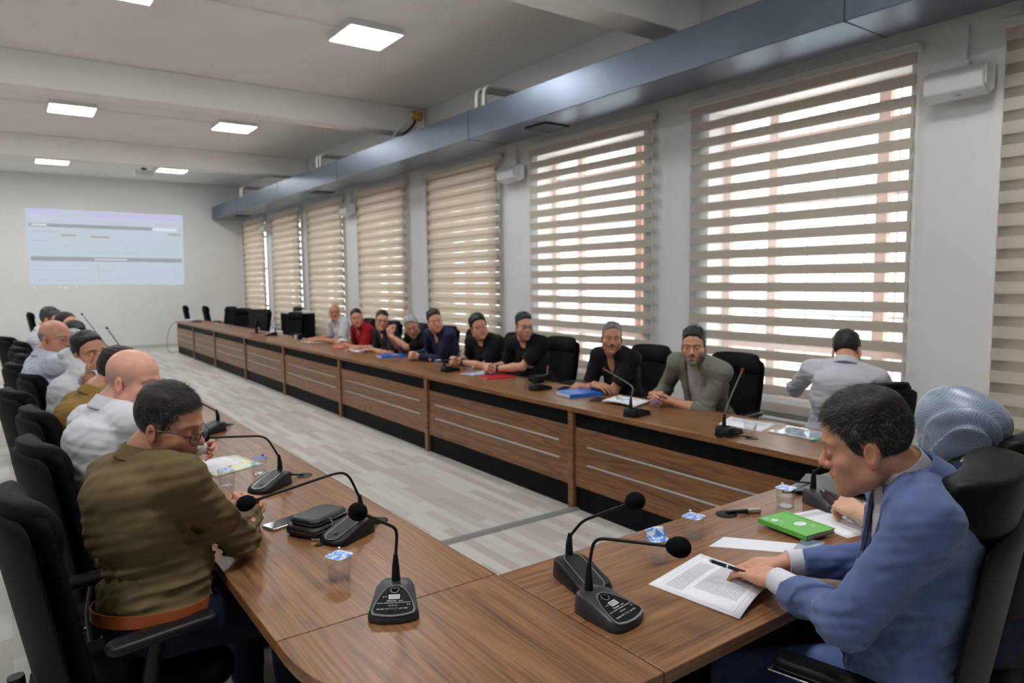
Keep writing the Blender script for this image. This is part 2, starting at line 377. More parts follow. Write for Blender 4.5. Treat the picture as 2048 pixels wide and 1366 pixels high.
# ---- projector, and glowing boards standing in for its light on the wall
t = thing('projector', 'small white projector hung from the ceiling before the far wall', 'projector', (2.62, 17.45, 4.02))
MB().box((-.20, -.15, 0), (.20, .15, .11)).build('projector_body', whiteplast, t, bevel=.02)
MB().lathe([(.04, 0), (.045, .03), (.03, .035), (.0, .03)], 20, Matrix.Translation((.08, .15, .055)) @ Matrix.Rotation(R(-90), 4, 'X')).build('lens', plastic_gloss, t)
MB().box((-.05, -.05, .11), (.05, .05, .16)).tube([(0, 0, .15), (0, 0, .27)], .02, 12).box((-.08, -.08, .255), (.08, .08, .27)).build('ceiling_mount', plastic_grey, t)
MB().tube(bez((.05, .0, .25), (.28, .0, .22), (.25, .1, .02), (.14, -.1, .08)), .008, 8).build('cable', plastic, t)
def screen_mat(nm, c, e=1.0): return mat(nm, tuple(x*.2 for x in c), .6, var=.0, emit=c, es=e*.72)  # picture parts emit by themselves in place of the projector's beam
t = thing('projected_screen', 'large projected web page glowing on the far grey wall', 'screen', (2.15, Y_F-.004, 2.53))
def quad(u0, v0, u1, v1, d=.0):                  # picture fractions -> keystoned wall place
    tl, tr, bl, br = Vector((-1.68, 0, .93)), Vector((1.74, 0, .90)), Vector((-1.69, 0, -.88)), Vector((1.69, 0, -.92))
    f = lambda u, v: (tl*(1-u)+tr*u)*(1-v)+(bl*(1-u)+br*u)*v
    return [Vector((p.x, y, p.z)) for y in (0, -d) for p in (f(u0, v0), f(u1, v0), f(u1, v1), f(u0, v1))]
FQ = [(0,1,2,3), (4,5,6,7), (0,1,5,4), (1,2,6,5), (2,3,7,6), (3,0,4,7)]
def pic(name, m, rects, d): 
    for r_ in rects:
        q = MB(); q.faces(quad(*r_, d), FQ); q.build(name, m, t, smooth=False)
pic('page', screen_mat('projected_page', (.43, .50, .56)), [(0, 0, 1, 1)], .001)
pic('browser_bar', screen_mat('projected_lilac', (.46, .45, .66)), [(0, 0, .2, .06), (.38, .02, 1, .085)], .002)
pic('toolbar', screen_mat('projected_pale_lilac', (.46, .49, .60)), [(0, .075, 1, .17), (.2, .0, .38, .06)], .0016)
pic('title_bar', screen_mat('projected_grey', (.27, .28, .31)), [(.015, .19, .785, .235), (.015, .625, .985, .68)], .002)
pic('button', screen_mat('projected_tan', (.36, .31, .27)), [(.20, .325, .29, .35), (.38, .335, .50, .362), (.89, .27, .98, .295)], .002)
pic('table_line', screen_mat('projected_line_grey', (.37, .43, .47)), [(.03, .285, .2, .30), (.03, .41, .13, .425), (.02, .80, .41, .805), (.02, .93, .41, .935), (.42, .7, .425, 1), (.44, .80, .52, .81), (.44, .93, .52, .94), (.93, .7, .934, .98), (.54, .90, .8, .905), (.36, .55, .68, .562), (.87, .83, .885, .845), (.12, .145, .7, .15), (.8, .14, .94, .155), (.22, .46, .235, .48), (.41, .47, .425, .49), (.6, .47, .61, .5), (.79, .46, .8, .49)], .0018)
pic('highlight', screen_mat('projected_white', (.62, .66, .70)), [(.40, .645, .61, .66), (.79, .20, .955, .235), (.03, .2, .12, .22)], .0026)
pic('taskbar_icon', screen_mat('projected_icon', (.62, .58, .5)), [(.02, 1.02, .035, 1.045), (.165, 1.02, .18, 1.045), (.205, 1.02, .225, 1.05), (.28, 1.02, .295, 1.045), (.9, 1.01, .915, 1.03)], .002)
# ---- grey cable cover across the floor
tag(MB().loft([[Vector((x, 3.74+dy, z)) for dy, z in ((-.04, 0.0), (-.025, .012), (.025, .012), (.04, 0.0))] for x in (1.15, 3.27)]).build('cable_cover', mat('grey_rubber_strip', (.22, .22, .21), .6), None), 'flat grey cable cover strip crossing the floor between the tables', 'cable cover')
# ---------------------------------------------------------------- conference desks
def desk(label, loc, length, depth, axis, front=None, ends=(True, True), seams=True, group='walnut conference desks', grain=None):
    """top corner at loc; runs `length` along axis 'y' or 'x'; front: side (+1/-1) across the axis that carries the panelled face"""
    t = thing('conference_desk', label, 'desk', loc, 0, group)
    w = wood_y if axis == 'y' else wood_x
    def B(a0, a1, c0, c1, z0, z1): return ((c0, a0, z0), (c1, a1, z1)) if axis == 'y' else ((a0, c0, z0), (a1, c1, z1))
    g = .0012
    MB().box(*B(g, length-g, 0, depth, .715, .75)).build('tabletop', w, t, bevel=.0025)
    if front is not None:
        c = .045 if front < 0 else depth-.045          # plane of the panelled face
        s = -1 if front < 0 else 1
        def F(a0, a1, d0, d1, z0, z1):
            lo, hi = sorted((c+s*d0, c+s*d1)); return B(a0, a1, lo, hi, z0, z1)
        MB().box(*F(.02, length-.005, -.02, 0, .60, .7145)).build('fascia', blackboard, t, smooth=False)
        MB().box(*F(.054, length-.005, -.02, .012, .17, .60)).build('front_panel', w, t, bevel=.002)
        MB().box(*F(.02, length-.005, -.02, 0, 0, .17)).build('plinth', blackboard, t, smooth=False)
        for z in (.345, .475): MB().box(*F(.17, length-.14, .010, .018, z-.006, z+.006)).build('metal_strip', alu, t, bevel=.002)
        MB().box(*F(.0, .054, -.02, .028, 0, .7145)).build('post', w, t, bevel=.002)
    c0, c1 = (.07, depth-.12) if front is None or front < 0 else (.12, depth-.07)
    for a in (.03, length-.06): MB().box(*B(a, a+.03, c0, c1, 0, .715)).build('side_panel', wood_y if axis == 'y' else wood_x, t, bevel=.002)
    return t
YS = [1.05, 3.75, 5.90, 8.08, 10.21, 12.27, 14.42, 16.32, 18.18]
RN = ['nearest the head table', 'behind the grey jacket man', 'behind the men in black', 'before the man in navy shirt', 'before the man in red shirt', 'before the empty chairs', 'with the dark monitor', 'at the far end']
RLAB = ['walnut desk on the window side nearest the head table', 'walnut desk on the window side second from the head table, with the blue folder', 'walnut desk on the window side third from the head table', 'walnut desk on the window side fourth from the head table', 'walnut desk on the window side fifth from the head table', 'walnut desk on the window side third from its far end', 'walnut desk on the window side second from its far end', 'walnut desk on the window side at its far end by the hanging cable']
for i in range(8): desk(RLAB[i], (3.21, YS[i], 0), YS[i+1]-YS[i], .65, 'y', -1)
YL = [1.735, 3.85, 5.95, 8.05, 10.15, 12.25, 14.35, 16.45]
LLAB = ['walnut desk before the man in olive polo with glasses', 'walnut desk on the left side second from the camera', 'walnut desk on the left side third from the camera', 'walnut desk on the left side fourth from the camera', 'walnut desk on the left side third from its far end', 'walnut desk on the left side second from its far end', 'walnut desk on the left side at its far end']
for i in range(7): desk(LLAB[i], (.50, YL[i], 0), YL[i+1]-YL[i], .68, 'y', 1)
desk('walnut head desk under the papers of the man in blue suit', (1.182, 1.05, 0), 2.03, .675, 'x', 1)
# corner block with its rounded outer corner
t = thing('corner_desk', 'walnut corner desk with a rounded outer corner joining the two tables', 'desk', (.50, 1.05, 0))
pts = [(.68, .683), (.0, .683)]
cx, cy = .62, .62
for i in range(15):
    a = R(180+90*i/14); pts.append((.62+.62*math.cos(a), .62+.62*math.sin(a)))
pts += [(.68, 0)]
MB().prism(pts, .715, .75).build('tabletop', wood_y, t, bevel=.0025)
MB().box((.10, .625, 0), (.6, .655, .715)).build('side_panel', wood_x, t, bevel=.002)
MB().box((.625, .10, 0), (.655, .62, .715)).build('side_panel', wood_y, t, bevel=.002)
MB().box((.64, .655, 0), (.675, .675, .715)).build('post', wood_y, t, bevel=.002)
# ---------------------------------------------------------------- smooth solid modelling on a grid (for people)
F32 = np.float32
def smin(a, b, k):
    if k <= 0: return np.minimum(a, b)
    h = np.maximum(k-np.abs(a-b), 0)/k
    return np.minimum(a, b)-h*h*(k*.25)
def smax(a, b, k): return -smin(-a, -b, k)
def V3(*a): return np.array(a, float)
def nrm(v): v = np.asarray(v, float); return v/(np.linalg.norm(v)+1e-12)
def d_cone(P, a, b, ra, rb):
    a = np.asarray(a, F32); b = np.asarray(b, F32); ab = b-a; L = float(ab@ab)+1e-12
    q = P-a; t = np.clip((q@ab)/L, 0, 1)
    return np.sqrt(((q-t[..., None]*ab)**2).sum(-1))-(ra+(rb-ra)*t)
def d_ell(P, c, r, M=None):
    q = P-np.asarray(c, F32)
    if M is not None: q = q @ np.asarray(M, F32)      # columns of M = axes
    r = np.asarray(r, F32); s = q/r; k0 = np.sqrt((s*s).sum(-1)); s = s/r; k1 = np.sqrt((s*s).sum(-1))
    return k0*(k0-1)/np.maximum(k1, 1e-6)
class Grid:
    def __init__(s, lo, hi, h):
        s.h = h; s.lo = np.asarray(lo, float)-2*h
        n = np.ceil((np.asarray(hi, float)+2*h-s.lo)/h).astype(int)+1
        s.n = n; s.ax = [(s.lo[i]+h*np.arange(n[i])).astype(F32) for i in range(3)]
        s.D = np.full(n, .5, F32)
    def sub(s, lo, hi):
        a = np.clip(np.floor((np.asarray(lo)-s.lo)/s.h).astype(int), 0, s.n-1); b = np.clip(np.ceil((np.asarray(hi)-s.lo)/s.h).astype(int)+1, 1, s.n)
        if (b <= a).any(): return None, None
        sl = tuple(slice(a[i], b[i]) for i in range(3))
        P = np.stack(np.meshgrid(*[s.ax[i][sl[i]] for i in range(3)], indexing='ij'), -1)
        return sl, P
    def put(s, fn, lo, hi, k=.0, op='add'):
        m = k+2*s.h
        sl, P = s.sub(np.asarray(lo)-m, np.asarray(hi)+m)
        if sl is None: return s
        d = fn(P)
        if op == 'add': s.D[sl] = smin(s.D[sl], d, k)
        elif op == 'cut': s.D[sl] = smax(s.D[sl], -d, k)
        elif op == 'and': s.D[sl] = smax(s.D[sl], d, k)
        return s
    def cone(s, a, b, ra, rb, k=.0, op='add'):
        a = np.asarray(a, float); b = np.asarray(b, float); r = max(ra, rb)
        return s.put(lambda P: d_cone(P, a, b, ra, rb), np.minimum(a, b)-r, np.maximum(a, b)+r, k, op)
    def ell(s, c, r, M=None, k=.0, op='add'):
        c = np.asarray(c, float); R_ = max(r) if M is not None else np.asarray(r, float)
        return s.put(lambda P: d_ell(P, c, r, M), c-R_, c+R_, k, op)
    def mesh(s):
        D = s.D; ins = (D < 0).view(np.uint8); n = s.n
        cs = np.zeros(n-1, np.uint8)
        for dx in (0, 1):
            for dy in (0, 1):
                for dz in (0, 1): cs += ins[dx:n[0]-1+dx, dy:n[1]-1+dy, dz:n[2]-1+dz]
        C = np.argwhere((cs > 0) & (cs < 8)); del cs
        ident = np.full(n-1, -1, np.int32); ident[C[:, 0], C[:, 1], C[:, 2]] = np.arange(len(C), dtype=np.int32)
        off = np.array([(x, y, z) for x in (0, 1) for y in (0, 1) for z in (0, 1)])
        cv = np.stack([D[C[:, 0]+o[0], C[:, 1]+o[1], C[:, 2]+o[2]] for o in off], 1)
        acc = np.zeros((len(C), 3)); cnt = np.zeros(len(C))
        for i in range(8):
            for j in range(i+1, 8):
                if np.abs(off[i]-off[j]).sum() != 1: continue
                a, b = cv[:, i], cv[:, j]; m = (a < 0) != (b < 0)
                t = np.where(m, a/np.where(m, a-b, 1), 0)
                acc[m] += (off[i]+t[:, None]*(off[j]-off[i]))[m]; cnt[m] += 1
        V = s.lo+s.h*(C+acc/np.maximum(cnt, 1)[:, None])
        Q = []
        for ax in range(3):
            u, w = [(1, 2), (2, 0), (0, 1)][ax]
            a = [slice(None)]*3; b = [slice(None)]*3; a[ax] = slice(0, -1); b[ax] = slice(1, None)
            A = ins[tuple(a)]; B = ins[tuple(b)]
            E = np.argwhere(A != B)
            E = E[(E[:, u] > 0) & (E[:, w] > 0) & (E[:, u] < n[u]-1) & (E[:, w] < n[w]-1)]
            fl = A[E[:, 0], E[:, 1], E[:, 2]] > 0
            def cid(du, dw):
                X = E.copy(); X[:, u] += du; X[:, w] += dw; return ident[X[:, 0], X[:, 1], X[:, 2]]
            q = np.stack([cid(-1, -1), cid(0, -1), cid(0, 0), cid(-1, 0)], 1)
            q[~fl] = q[~fl][:, ::-1]; Q.append(q)
        return V, np.concatenate(Q)
def main_piece(V, Q):
    lab = np.arange(len(V))
    for _ in range(400):
        m = lab[Q].min(1); new = lab.copy()
        for i in range(4): np.minimum.at(new, Q[:, i], m)
        new = new[new]
        if (new == lab).all(): break
        lab = new
    ids, cnt = np.unique(lab, return_counts=True); keep = lab == ids[cnt.argmax()]
    Q = Q[keep[Q[:, 0]]]; re = np.cumsum(keep)-1; return V[keep], re[Q]
def relax(V, Q, it=1, f=.5):
    for _ in range(it):
        acc = np.zeros_like(V); c = np.zeros(len(V))
        for i in range(4):
            for j in ((i+1) % 4, (i+3) % 4):
                np.add.at(acc, Q[:, i], V[Q[:, j]]); np.add.at(c, Q[:, i], 1)
        V = V*(1-f)+f*acc/np.maximum(c, 1)[:, None]
    return V
def mesh_obj(name, V, Q, m, parent, col=None):
    me = bpy.data.meshes.new(name); nv, nq = len(V), len(Q)
    me.vertices.add(nv); me.vertices.foreach_set('co', V.astype(F32).ravel())
    me.loops.add(nq*4); me.loops.foreach_set('vertex_index', Q.astype(np.int32).ravel())
    me.polygons.add(nq); me.polygons.foreach_set('loop_start', np.arange(nq, dtype=np.int32)*4)
    try: me.polygons.foreach_set('loop_total', np.full(nq, 4, np.int32))
    except Exception: pass
    me.polygons.foreach_set('use_smooth', np.ones(nq, bool))
    if col is not None:
        a = me.color_attributes.new('pigment', 'FLOAT_COLOR', 'POINT')
        a.data.foreach_set('color', np.concatenate([col, np.ones((nv, 1))], 1).astype(F32).ravel())
    me.materials.append(m); me.update(calc_edges=True); me.validate()
    o = bpy.data.objects.new(name, me); link(o, parent); return o
_rg = np.random.RandomState(7); _W = _rg.normal(size=(12, 3)); _PH = _rg.uniform(0, 6.28, (12, 2))
def ripple(P, f=(18, 18, 18), seed=0, n=5):
    """soft pseudo-random folds, about -1..1"""
    r = np.random.RandomState(seed); out = 0; q = P*np.asarray(f, F32)
    for i in range(n):
        w = r.normal(size=3); w = (w/np.linalg.norm(w)*(1+.5*i)).astype(F32); p1, p2 = r.uniform(0, 6.28, 2)
        w2 = r.normal(size=3).astype(F32)*.7
        out = out+np.sin(q@w+p1+1.3*np.sin(q@w2+p2))/(1+.35*i)
    return (out/2.2).astype(F32)
# ---- materials with pigment
def skin_mat(name='skin'):
    m, nt, b = nodes(name)
    a = N(nt, 'ShaderNodeAttribute'); a.attribute_name = 'pigment'
    v = coords(nt); f = noise(nt, v, 160, 3); f2 = noise(nt, v, 28, 3)
    mx = N(nt, 'ShaderNodeMix', data_type='RGBA', blend_type='MULTIPLY'); mx.inputs[0].default_value = .5
    nt.links.new(a.outputs['Color'], mx.inputs[6]); nt.links.new(ramp(nt, f2, [(.3, (.78, .72, .70)), (.7, (1, 1, 1))]), mx.inputs[7])
    nt.links.new(mx.outputs[2], b.inputs['Base Color'])
    b.inputs['Roughness'].default_value = .46; b.inputs['Specular IOR Level'].default_value = .42
    b.inputs['Subsurface Weight'].default_value = .12; b.inputs['Subsurface Radius'].default_value = (.012, .004, .002); b.inputs['Subsurface Scale'].default_value = .6
    bump(nt, b, f, .18, .0012); return m
SKIN = skin_mat()
def hair_mat(name, c0, c1, sc=(1, 1, 1)):
    if name in MATS: return MATS[name]
    m, nt, b = nodes(name); v = coords(nt, (380, 380, 380)); v2 = coords(nt, (30, 30, 30))
    f = noise(nt, v, 1, 3, .6); g = noise(nt, v2, 1, 3)
    mu = N(nt, 'ShaderNodeMath', operation='MULTIPLY_ADD'); nt.links.new(f, mu.inputs[0]); mu.inputs[1].default_value = .7; 
    sb = N(nt, 'ShaderNodeMath', operation='MULTIPLY_ADD'); nt.links.new(g, sb.inputs[0]); sb.inputs[1].default_value = .8; sb.inputs[2].default_value = -.25
    nt.links.new(sb.outputs[0], mu.inputs[2])
    nt.links.new(ramp(nt, mu.outputs[0], [(.35, c0), (.75, c1)]), b.inputs['Base Color'])
    b.inputs['Roughness'].default_value = .48; b.inputs['Specular IOR Level'].default_value = .35
    bump(nt, b, f, .5, .003); MATS[name] = m; return m
HAIR = dict(black=hair_mat('black_hair', (.006, .005, .005), (.022, .018, .016)), dark=hair_mat('dark_brown_hair', (.010, .007, .006), (.035, .024, .018)),
    salt=hair_mat('salt_and_pepper_hair', (.012, .011, .011), (.12, .115, .11)), grey=hair_mat('grey_hair', (.07, .07, .07), (.28, .28, .28)), silver=hair_mat('silver_hair', (.2, .2, .2), (.5, .5, .5)), stub=hair_mat('cropped_grey_hair', (.26, .18, .155), (.42, .34, .31)))
eye_w = mat('eye_white', (.62, .58, .55), .25, var=.02); eye_i = mat('dark_brown_iris', (.022, .011, .007), .15)
# ---- head
def head_frame(yaw, pitch=0, roll=0):
    """columns: head right, forward, up. yaw 0 looks along +Y, positive turns to +X; pitch>0 looks up"""
    y = R(yaw); p = R(pitch); f = V3(math.sin(y)*math.cos(p), math.cos(y)*math.cos(p), math.sin(p))
    r = V3(math.cos(y), -math.sin(y), 0); u = np.cross(r, f); c, s = math.cos(R(roll)), math.sin(R(roll))
    return np.stack([r*c+u*s, f, u*c-r*s], 1)
def head_sdf(q, o):
    """q: points in head space (metres, origin between the ears at eye height)"""
    fat = o.get('fat', 0.0); ns = o.get('nose', 1.0); op = o.get('eyes', 'open')
    d = d_ell(q, (0, -.014, .038), (.0745+.002*fat, .094, .087))
    d = smin(d, d_ell(q, (0, .018, .035), (.066, .074, .078)), .02)
    d = smin(d, d_ell(q, (0, .026, -.035), (.061+.007*fat, .062, .080)), .025)
    d = smin(d, d_cone(q, (-.050-.006*fat, .006, -.066), (0, .070, -.098), .025+.007*fat, .020), .03)
    d = smin(d, d_cone(q, (.050+.006*fat, .006, -.066), (0, .070, -.098), .025+.007*fat, .020), .03)
    d = smin(d, d_ell(q, (0, .078, -.102), (.020, .016, .015)), .022)          # chin
    d = smin(d, d_ell(q, (0, .074, -.064), (.030, .024, .026)), .02)           # mouth mound
    for s in (-1, 1):
        d = smin(d, d_ell(q, (s*.044, .055, -.028), (.022+.005*fat, .022, .020)), .028)   # cheekbone
        if fat > .3: d = smin(d, d_ell(q, (s*.042, .045, -.065), (.022, .028, .026)), .03)
        d = smin(d, d_cone(q, (s*.046, .066, .022), (s*.012, .088, .022), .010, .011), .016)  # brow ridge
        d = smax(d, -d_ell(q, (s*.0315, .101, .002), (.019, .016, .0125)), .016)   # socket
        d = smin(d, d_ell(q, (s*.0315, .0745, .003), (.0150, .0135, .0125)), .004)  # lids over the ball
        if op == 'open': d = smax(d, -d_ell(q, (s*.0315, .090, .003), (.0126, .0100, .0031)), .0015)
        elif op == 'down': d = smin(d, d_ell(q, (s*.0315, .0765, -.0015), (.0142, .0135, .0095)), .003)
        d = smin(d, d_cone(q, (s*.020, .076, -.012), (s*.040, .066, -.014), .006, .006), .01)  # under-eye
    d = smin(d, d_cone(q, (0, .083, .016), (0, .107*ns+.004*(1-ns), -.024), .0075, .0105), .012)
    d = smin(d, d_ell(q, (0, .1085*ns, -.030), (.0125, .0125, .0105)), .008)
    for s in (-1, 1):
        d = smin(d, d_ell(q, (s*.0135, .096, -.034), (.0075, .0110, .0080)), .006)
        d = smax(d, -d_ell(q, (s*.0065, .104, -.0425), (.0036, .0055, .0035)), .003)
        d = smin(d, d_ell(q, (s*.079, -.012, -.012), (.0075, .019, .032), EARM[s]), .006)   # ear
        d = smax(d, -d_ell(q, (s*.0885, -.007, -.008), (.0080, .0118, .0195), EARM[s]), .003)
        d = smin(d, d_ell(q, (s*.078, .000, -.012), (.004, .005, .007)), .004)
        d = smin(d, d_ell(q, (s*.077, -.006, -.038), (.006, .008, .009)), .006)
    d = smin(d, d_cone(q, (-.019, .089, -.0625), (0, .0975, -.0600), .0045, .0055), .006)
    d = smin(d, d_cone(q, (.019, .089, -.0625), (0, .0975, -.0600), .0045, .0055), .006)
    d = smin(d, d_cone(q, (-.015, .089, -.0730), (.015, .089, -.0730), .0062, .0062), .006)
    d = smax(d, -d_cone(q, (-.021, .0955, -.0670), (.021, .0955, -.0670), .0018, .0018), .003)
    d = smax(d, -d_ell(q, (0, .100, -.086), (.018, .008, .006)), .008)
    return d
def _earm(s):
    a = R(18); return np.array([[math.cos(a), s*math.sin(a), 0], [-s*math.sin(a), math.cos(a), 0], [0, 0, 1]]) @ np.array([[1, 0, 0], [0, math.cos(R(8)), -math.sin(R(8))], [0, math.sin(R(8)), math.cos(R(8))]])
EARM = {-1: _earm(-1), 1: _earm(1)}
def hairline(q, o):
    """>0 where hair grows"""
    st = o.get('hair', 'short'); x, y, z = q[..., 0], q[..., 1], q[..., 2]
    yy = np.array([-.13, -.09, -.055, -.035, -.025, .006, .014, .026, .045, .060, .075, .12])
    rec = o.get('recede', 0.0)
    zz = np.array([-.085, -.075, -.060, -.035, .018, .024, -.012, -.006, .050, .062+.03*rec, .082+.03*rec, .10+.03*rec])
    g = z-np.interp(y, yy, zz).astype(F32)
    g = g-rec*.25*np.maximum(0, .045-np.abs(np.abs(x)-.045))*(y > .02)
    if st == 'bald':                                 # horseshoe fringe
        top = np.interp(y, [-.13, -.09, -.03, .03, .08], [.055, .048, .040, .028, -.02]).astype(F32)
        g = np.minimum(g, top-z)
    return g
def add_head(G, H, F, o, s):
    """head + neck stump into grid G"""
    lo = H-.17*s; hi = H+.17*s
    sl, P = G.sub(lo, hi)
    q = ((P-H.astype(F32)) @ F.astype(F32))/F32(s)
    d = head_sdf(q, o)*s
    G.D[sl] = smin(G.D[sl], d, .012)
def head_pigment(V, H, F, o, s, base):
    q = ((V-H) @ F)/s; x, y, z = q.T; n = len(V)
    c = np.tile(np.array(base, float), (n, 1)); near = (np.abs(q) < .17).all(1)
    def blend(w, col):
        w = (np.clip(w, 0, 1)*near)[:, None]; c[:] = c*(1-w)+np.array(col)*w
    sg = lambda v, w: 1/(1+np.exp(-np.clip(v/w, -30, 30)))
    b = np.array(base)
    blend(.35*np.exp(-((x/.03)**2+((y-.10)/.03)**2+((z+.03)/.02)**2)), b*[1.05, .72, .62])     # nose redness
    for sx in (-1, 1):
        blend(.30*np.exp(-(((x-sx*.045)/.025)**2+((y-.07)/.04)**2+((z+.03)/.025)**2)), b*[1.08, .75, .66])
        blend(.4*np.exp(-(((x-sx*.082)/.012)**2+((y+.01)/.03)**2+((z+.01)/.04)**2)), b*[1.1, .70, .60])
        blend(.30*np.exp(-(((x-sx*.031)/.02)**2+((y-.08)/.03)**2+((z+.012)/.008)**2)), b*[.75, .62, .58])
    st = o.get('stubble', 0)
    if st:
        w = sg(-.050-z+.10*np.maximum(y-.02, -.03)*0, .006)*sg(y+.000, .008)*sg(z+.125, .01)
        w = np.maximum(w, sg(-.02-z, .01)*sg(y-.0, .006)*sg(.040-y, .008)*sg(z+.12, .01))
        blend(st*w*(1-np.exp(-((x/.024)**2+((z+.067)/.008)**2))), b*[.42, .40, .42])
    lip = np.exp(-(np.maximum(np.abs(x)/.023, 0)**4+((z+.067)/.0095)**4))*(y > .07)
    blend(.62*lip, b*[.85, .50, .47])
    blend(.9*np.exp(-(np.abs(x)/.021)**6-((z+.067)/.0016)**2)*(y > .07), b*[.35, .22, .2])
    hc = o.get('brow', (.02, .015, .013)); bt = o.get('brow_w', .68)
    for sx in (-1, 1):
        xb = sx*x; zc = .0245+.10*(xb-.012)-1.9*np.maximum(xb-.034, 0)**1.0*.2
        blend(bt*sg(.0032-np.abs(z-zc), .0012)*sg(xb-.010, .002)*sg(.052-xb, .003)*(y > .045), hc)
        if o.get('eyes', 'open') == 'down':
            blend(.85*sg(.0016-np.abs(z+.0075-.2*np.abs(xb-.0315)**2*60), .0006)*sg(.0135-np.abs(xb-.0315), .001)*(y > .06), (.03, .02, .018))
        else:
            dd = ((xb-.0315)/.0138)**2+((z-.003)/.0048)**2
            blend(.75*np.exp(-((dd-1)/.28)**2)*(y > .06)*(z > -.001), (.04, .025, .02))
    sh = o.get('shadow', 0)  # grey pigment of close-cropped hair inside the hairline
    if sh:
        g = hairline(q, o); blend(sh*sg(g, o.get('shadow_soft', .006)), o.get('shadow_col', (.10, .085, .08)))
    return c
# ---- hands
def add_hand(G, w, d, n, side, o=None, size=1.0, curl=(15, 25, 15), spread=4, thumb=(35, 20, 15), curls=None):
    """w wrist, d finger direction, n back-of-hand normal, side=+1 right hand / -1 left; thumb leaves the palm's side"""
    d = nrm(d); n = nrm(n-d*np.dot(n, d)); s = np.cross(d, n)*(-side)      # towards the thumb
    def rot(v, ax, deg):
        a = R(deg); return v*math.cos(a)+np.cross(ax, v)*math.sin(a)+ax*np.dot(ax, v)*(1-math.cos(a))
    z = size; tips = []
    kn = [(.090, .030), (.094, .009), (.089, -.012), (.081, -.031)]
    for (kd, ks) in kn:
        K = w+d*kd*z+s*ks*z
        G.cone(w+s*ks*.62*z+d*.008*z-n*.002, K-n*.003*z, .0165*z, .0118*z, .010)
    G.ell(w+d*.045*z-n*.010*z, (.036*z, .042*z, .013*z), np.stack([s, d, n], 1), .012)
    G.cone(w+d*.018*z+s*.018*z-n*.008*z, w+d*.052*z+s*.034*z-n*.012*z, .017*z, .014*z, .012)
    L = [(.043, .027, .022), (.048, .030, .023), (.044, .028, .023), (.034, .021, .020)]
    for i, ((kd, ks), ln) in enumerate(zip(kn, L)):
        K = w+d*kd*z+s*ks*z-n*.001*z
        cc = curls[i] if curls else curl
        ax = np.cross(d, -n); ax = nrm(ax)
        dd = rot(d, n, -side*0) + s*math.tan(R(spread*(1.5-i))); dd = nrm(dd); ang = 0; p = K; r0 = (.0098, .0098, .0096, .0084)[i]
        for j in range(3):
            ang = cc[j]; dd = nrm(rot(dd, ax, ang)); e = p+dd*ln[j]*z
            G.cone(p, e, r0*z*(1-.09*j), r0*z*(1-.09*(j+1)), .0035 if j else .006); p = e
        tips.append(p)
    B = w+d*.030*z+s*.028*z-n*.010*z
    td = nrm(d*math.cos(R(thumb[0]))+s*math.sin(R(thumb[0]))-n*.30); p = B
    ax = nrm(np.cross(td, d*.8-s*.6))
    for j, ln in enumerate((.040, .034, .027)):
        if j: td = nrm(rot(td, ax, thumb[j]))
        e = p+td*ln*z; G.cone(p, e, (.0150, .0112, .0104)[j]*z, (.0115, .0105, .0085)[j]*z, .008 if j == 0 else .004); p = e
    return tips
def ik(sh, wr, l1, l2, hint):
    v = wr-sh; L = np.linalg.norm(v); Lm = (l1+l2)*.995
    if L > Lm: wr = sh+v/L*Lm; v = wr-sh; L = Lm
    u = v/L; a = (l1*l1-l2*l2+L*L)/(2*L); h = math.sqrt(max(l1*l1-a*a, 1e-6)); hp = nrm(hint-u*np.dot(hint, u))
    return sh+u*a+hp*h, wr
# ---------------------------------------------------------------- people
def local_mesh(name, G, m, root, org, it=1, col=None, f=.4, solid=False):
    V, Q = G.mesh()
    if solid: V, Q = main_piece(V, Q)
    if it: V = relax(V, Q, it, f)
    c = col(V) if col is not None else None
    return mesh_obj(name, V-org, Q, m, root, c)
def strands(H, F, s, o, m, root, org, count, length, seed=1, name='hair_strands', comb=None, lift=.35, region=None, wid=.00055):
    """short tapered hairs rooted in the scalp"""
    r = np.random.RandomState(seed); pts = []
    while len(pts) < count:
        v = r.normal(size=(count, 3)); v /= np.linalg.norm(v, axis=1)[:, None]
        q = V3(0, -.012, .040)+v*V3(.0755, .0955, .0895)*1.0
        g = region(q) if region is not None else hairline(q, o)
        q = q[g > .001]
        nn = (q-V3(0, -.012, .040))/V3(.0755, .0955, .0895)**2; nn /= np.linalg.norm(nn, axis=1)[:, None]
        pts += list(zip(q, nn))
    vs = []; fs = []
    for q, nn in pts[:count]:
        cd = comb(q) if comb is not None else V3(0, .3, -1)
        cd = nrm(cd+.20*r.normal(size=3)); t = nrm(cd-nn*np.dot(cd, nn))
        L = length(q)*(.7+.6*r.rand()); p = q+nn*.002; k = nrm(np.cross(t, nn)); b0 = len(vs)
        lf = lift*(.6+.8*r.rand())
        for i in range(5):
            u = i/4; pp = p+t*L*u+nn*(L*lf*u*(1-.45*u)+.003); w = wid*(1-.75*u)
            for kk in (-1, 1): vs.append(pp+k*w*kk)
            if i: a = b0+2*(i-1); fs.append((a, a+1, a+3, a+2))
    V = (np.array(vs)*s) @ F.T + H - org
    return mesh_obj(name, V, np.array(fs), m, root)
def tr(pts, H, F, s, org): return [Vector((F @ (np.asarray(p)*s))+H-org) for p in pts]
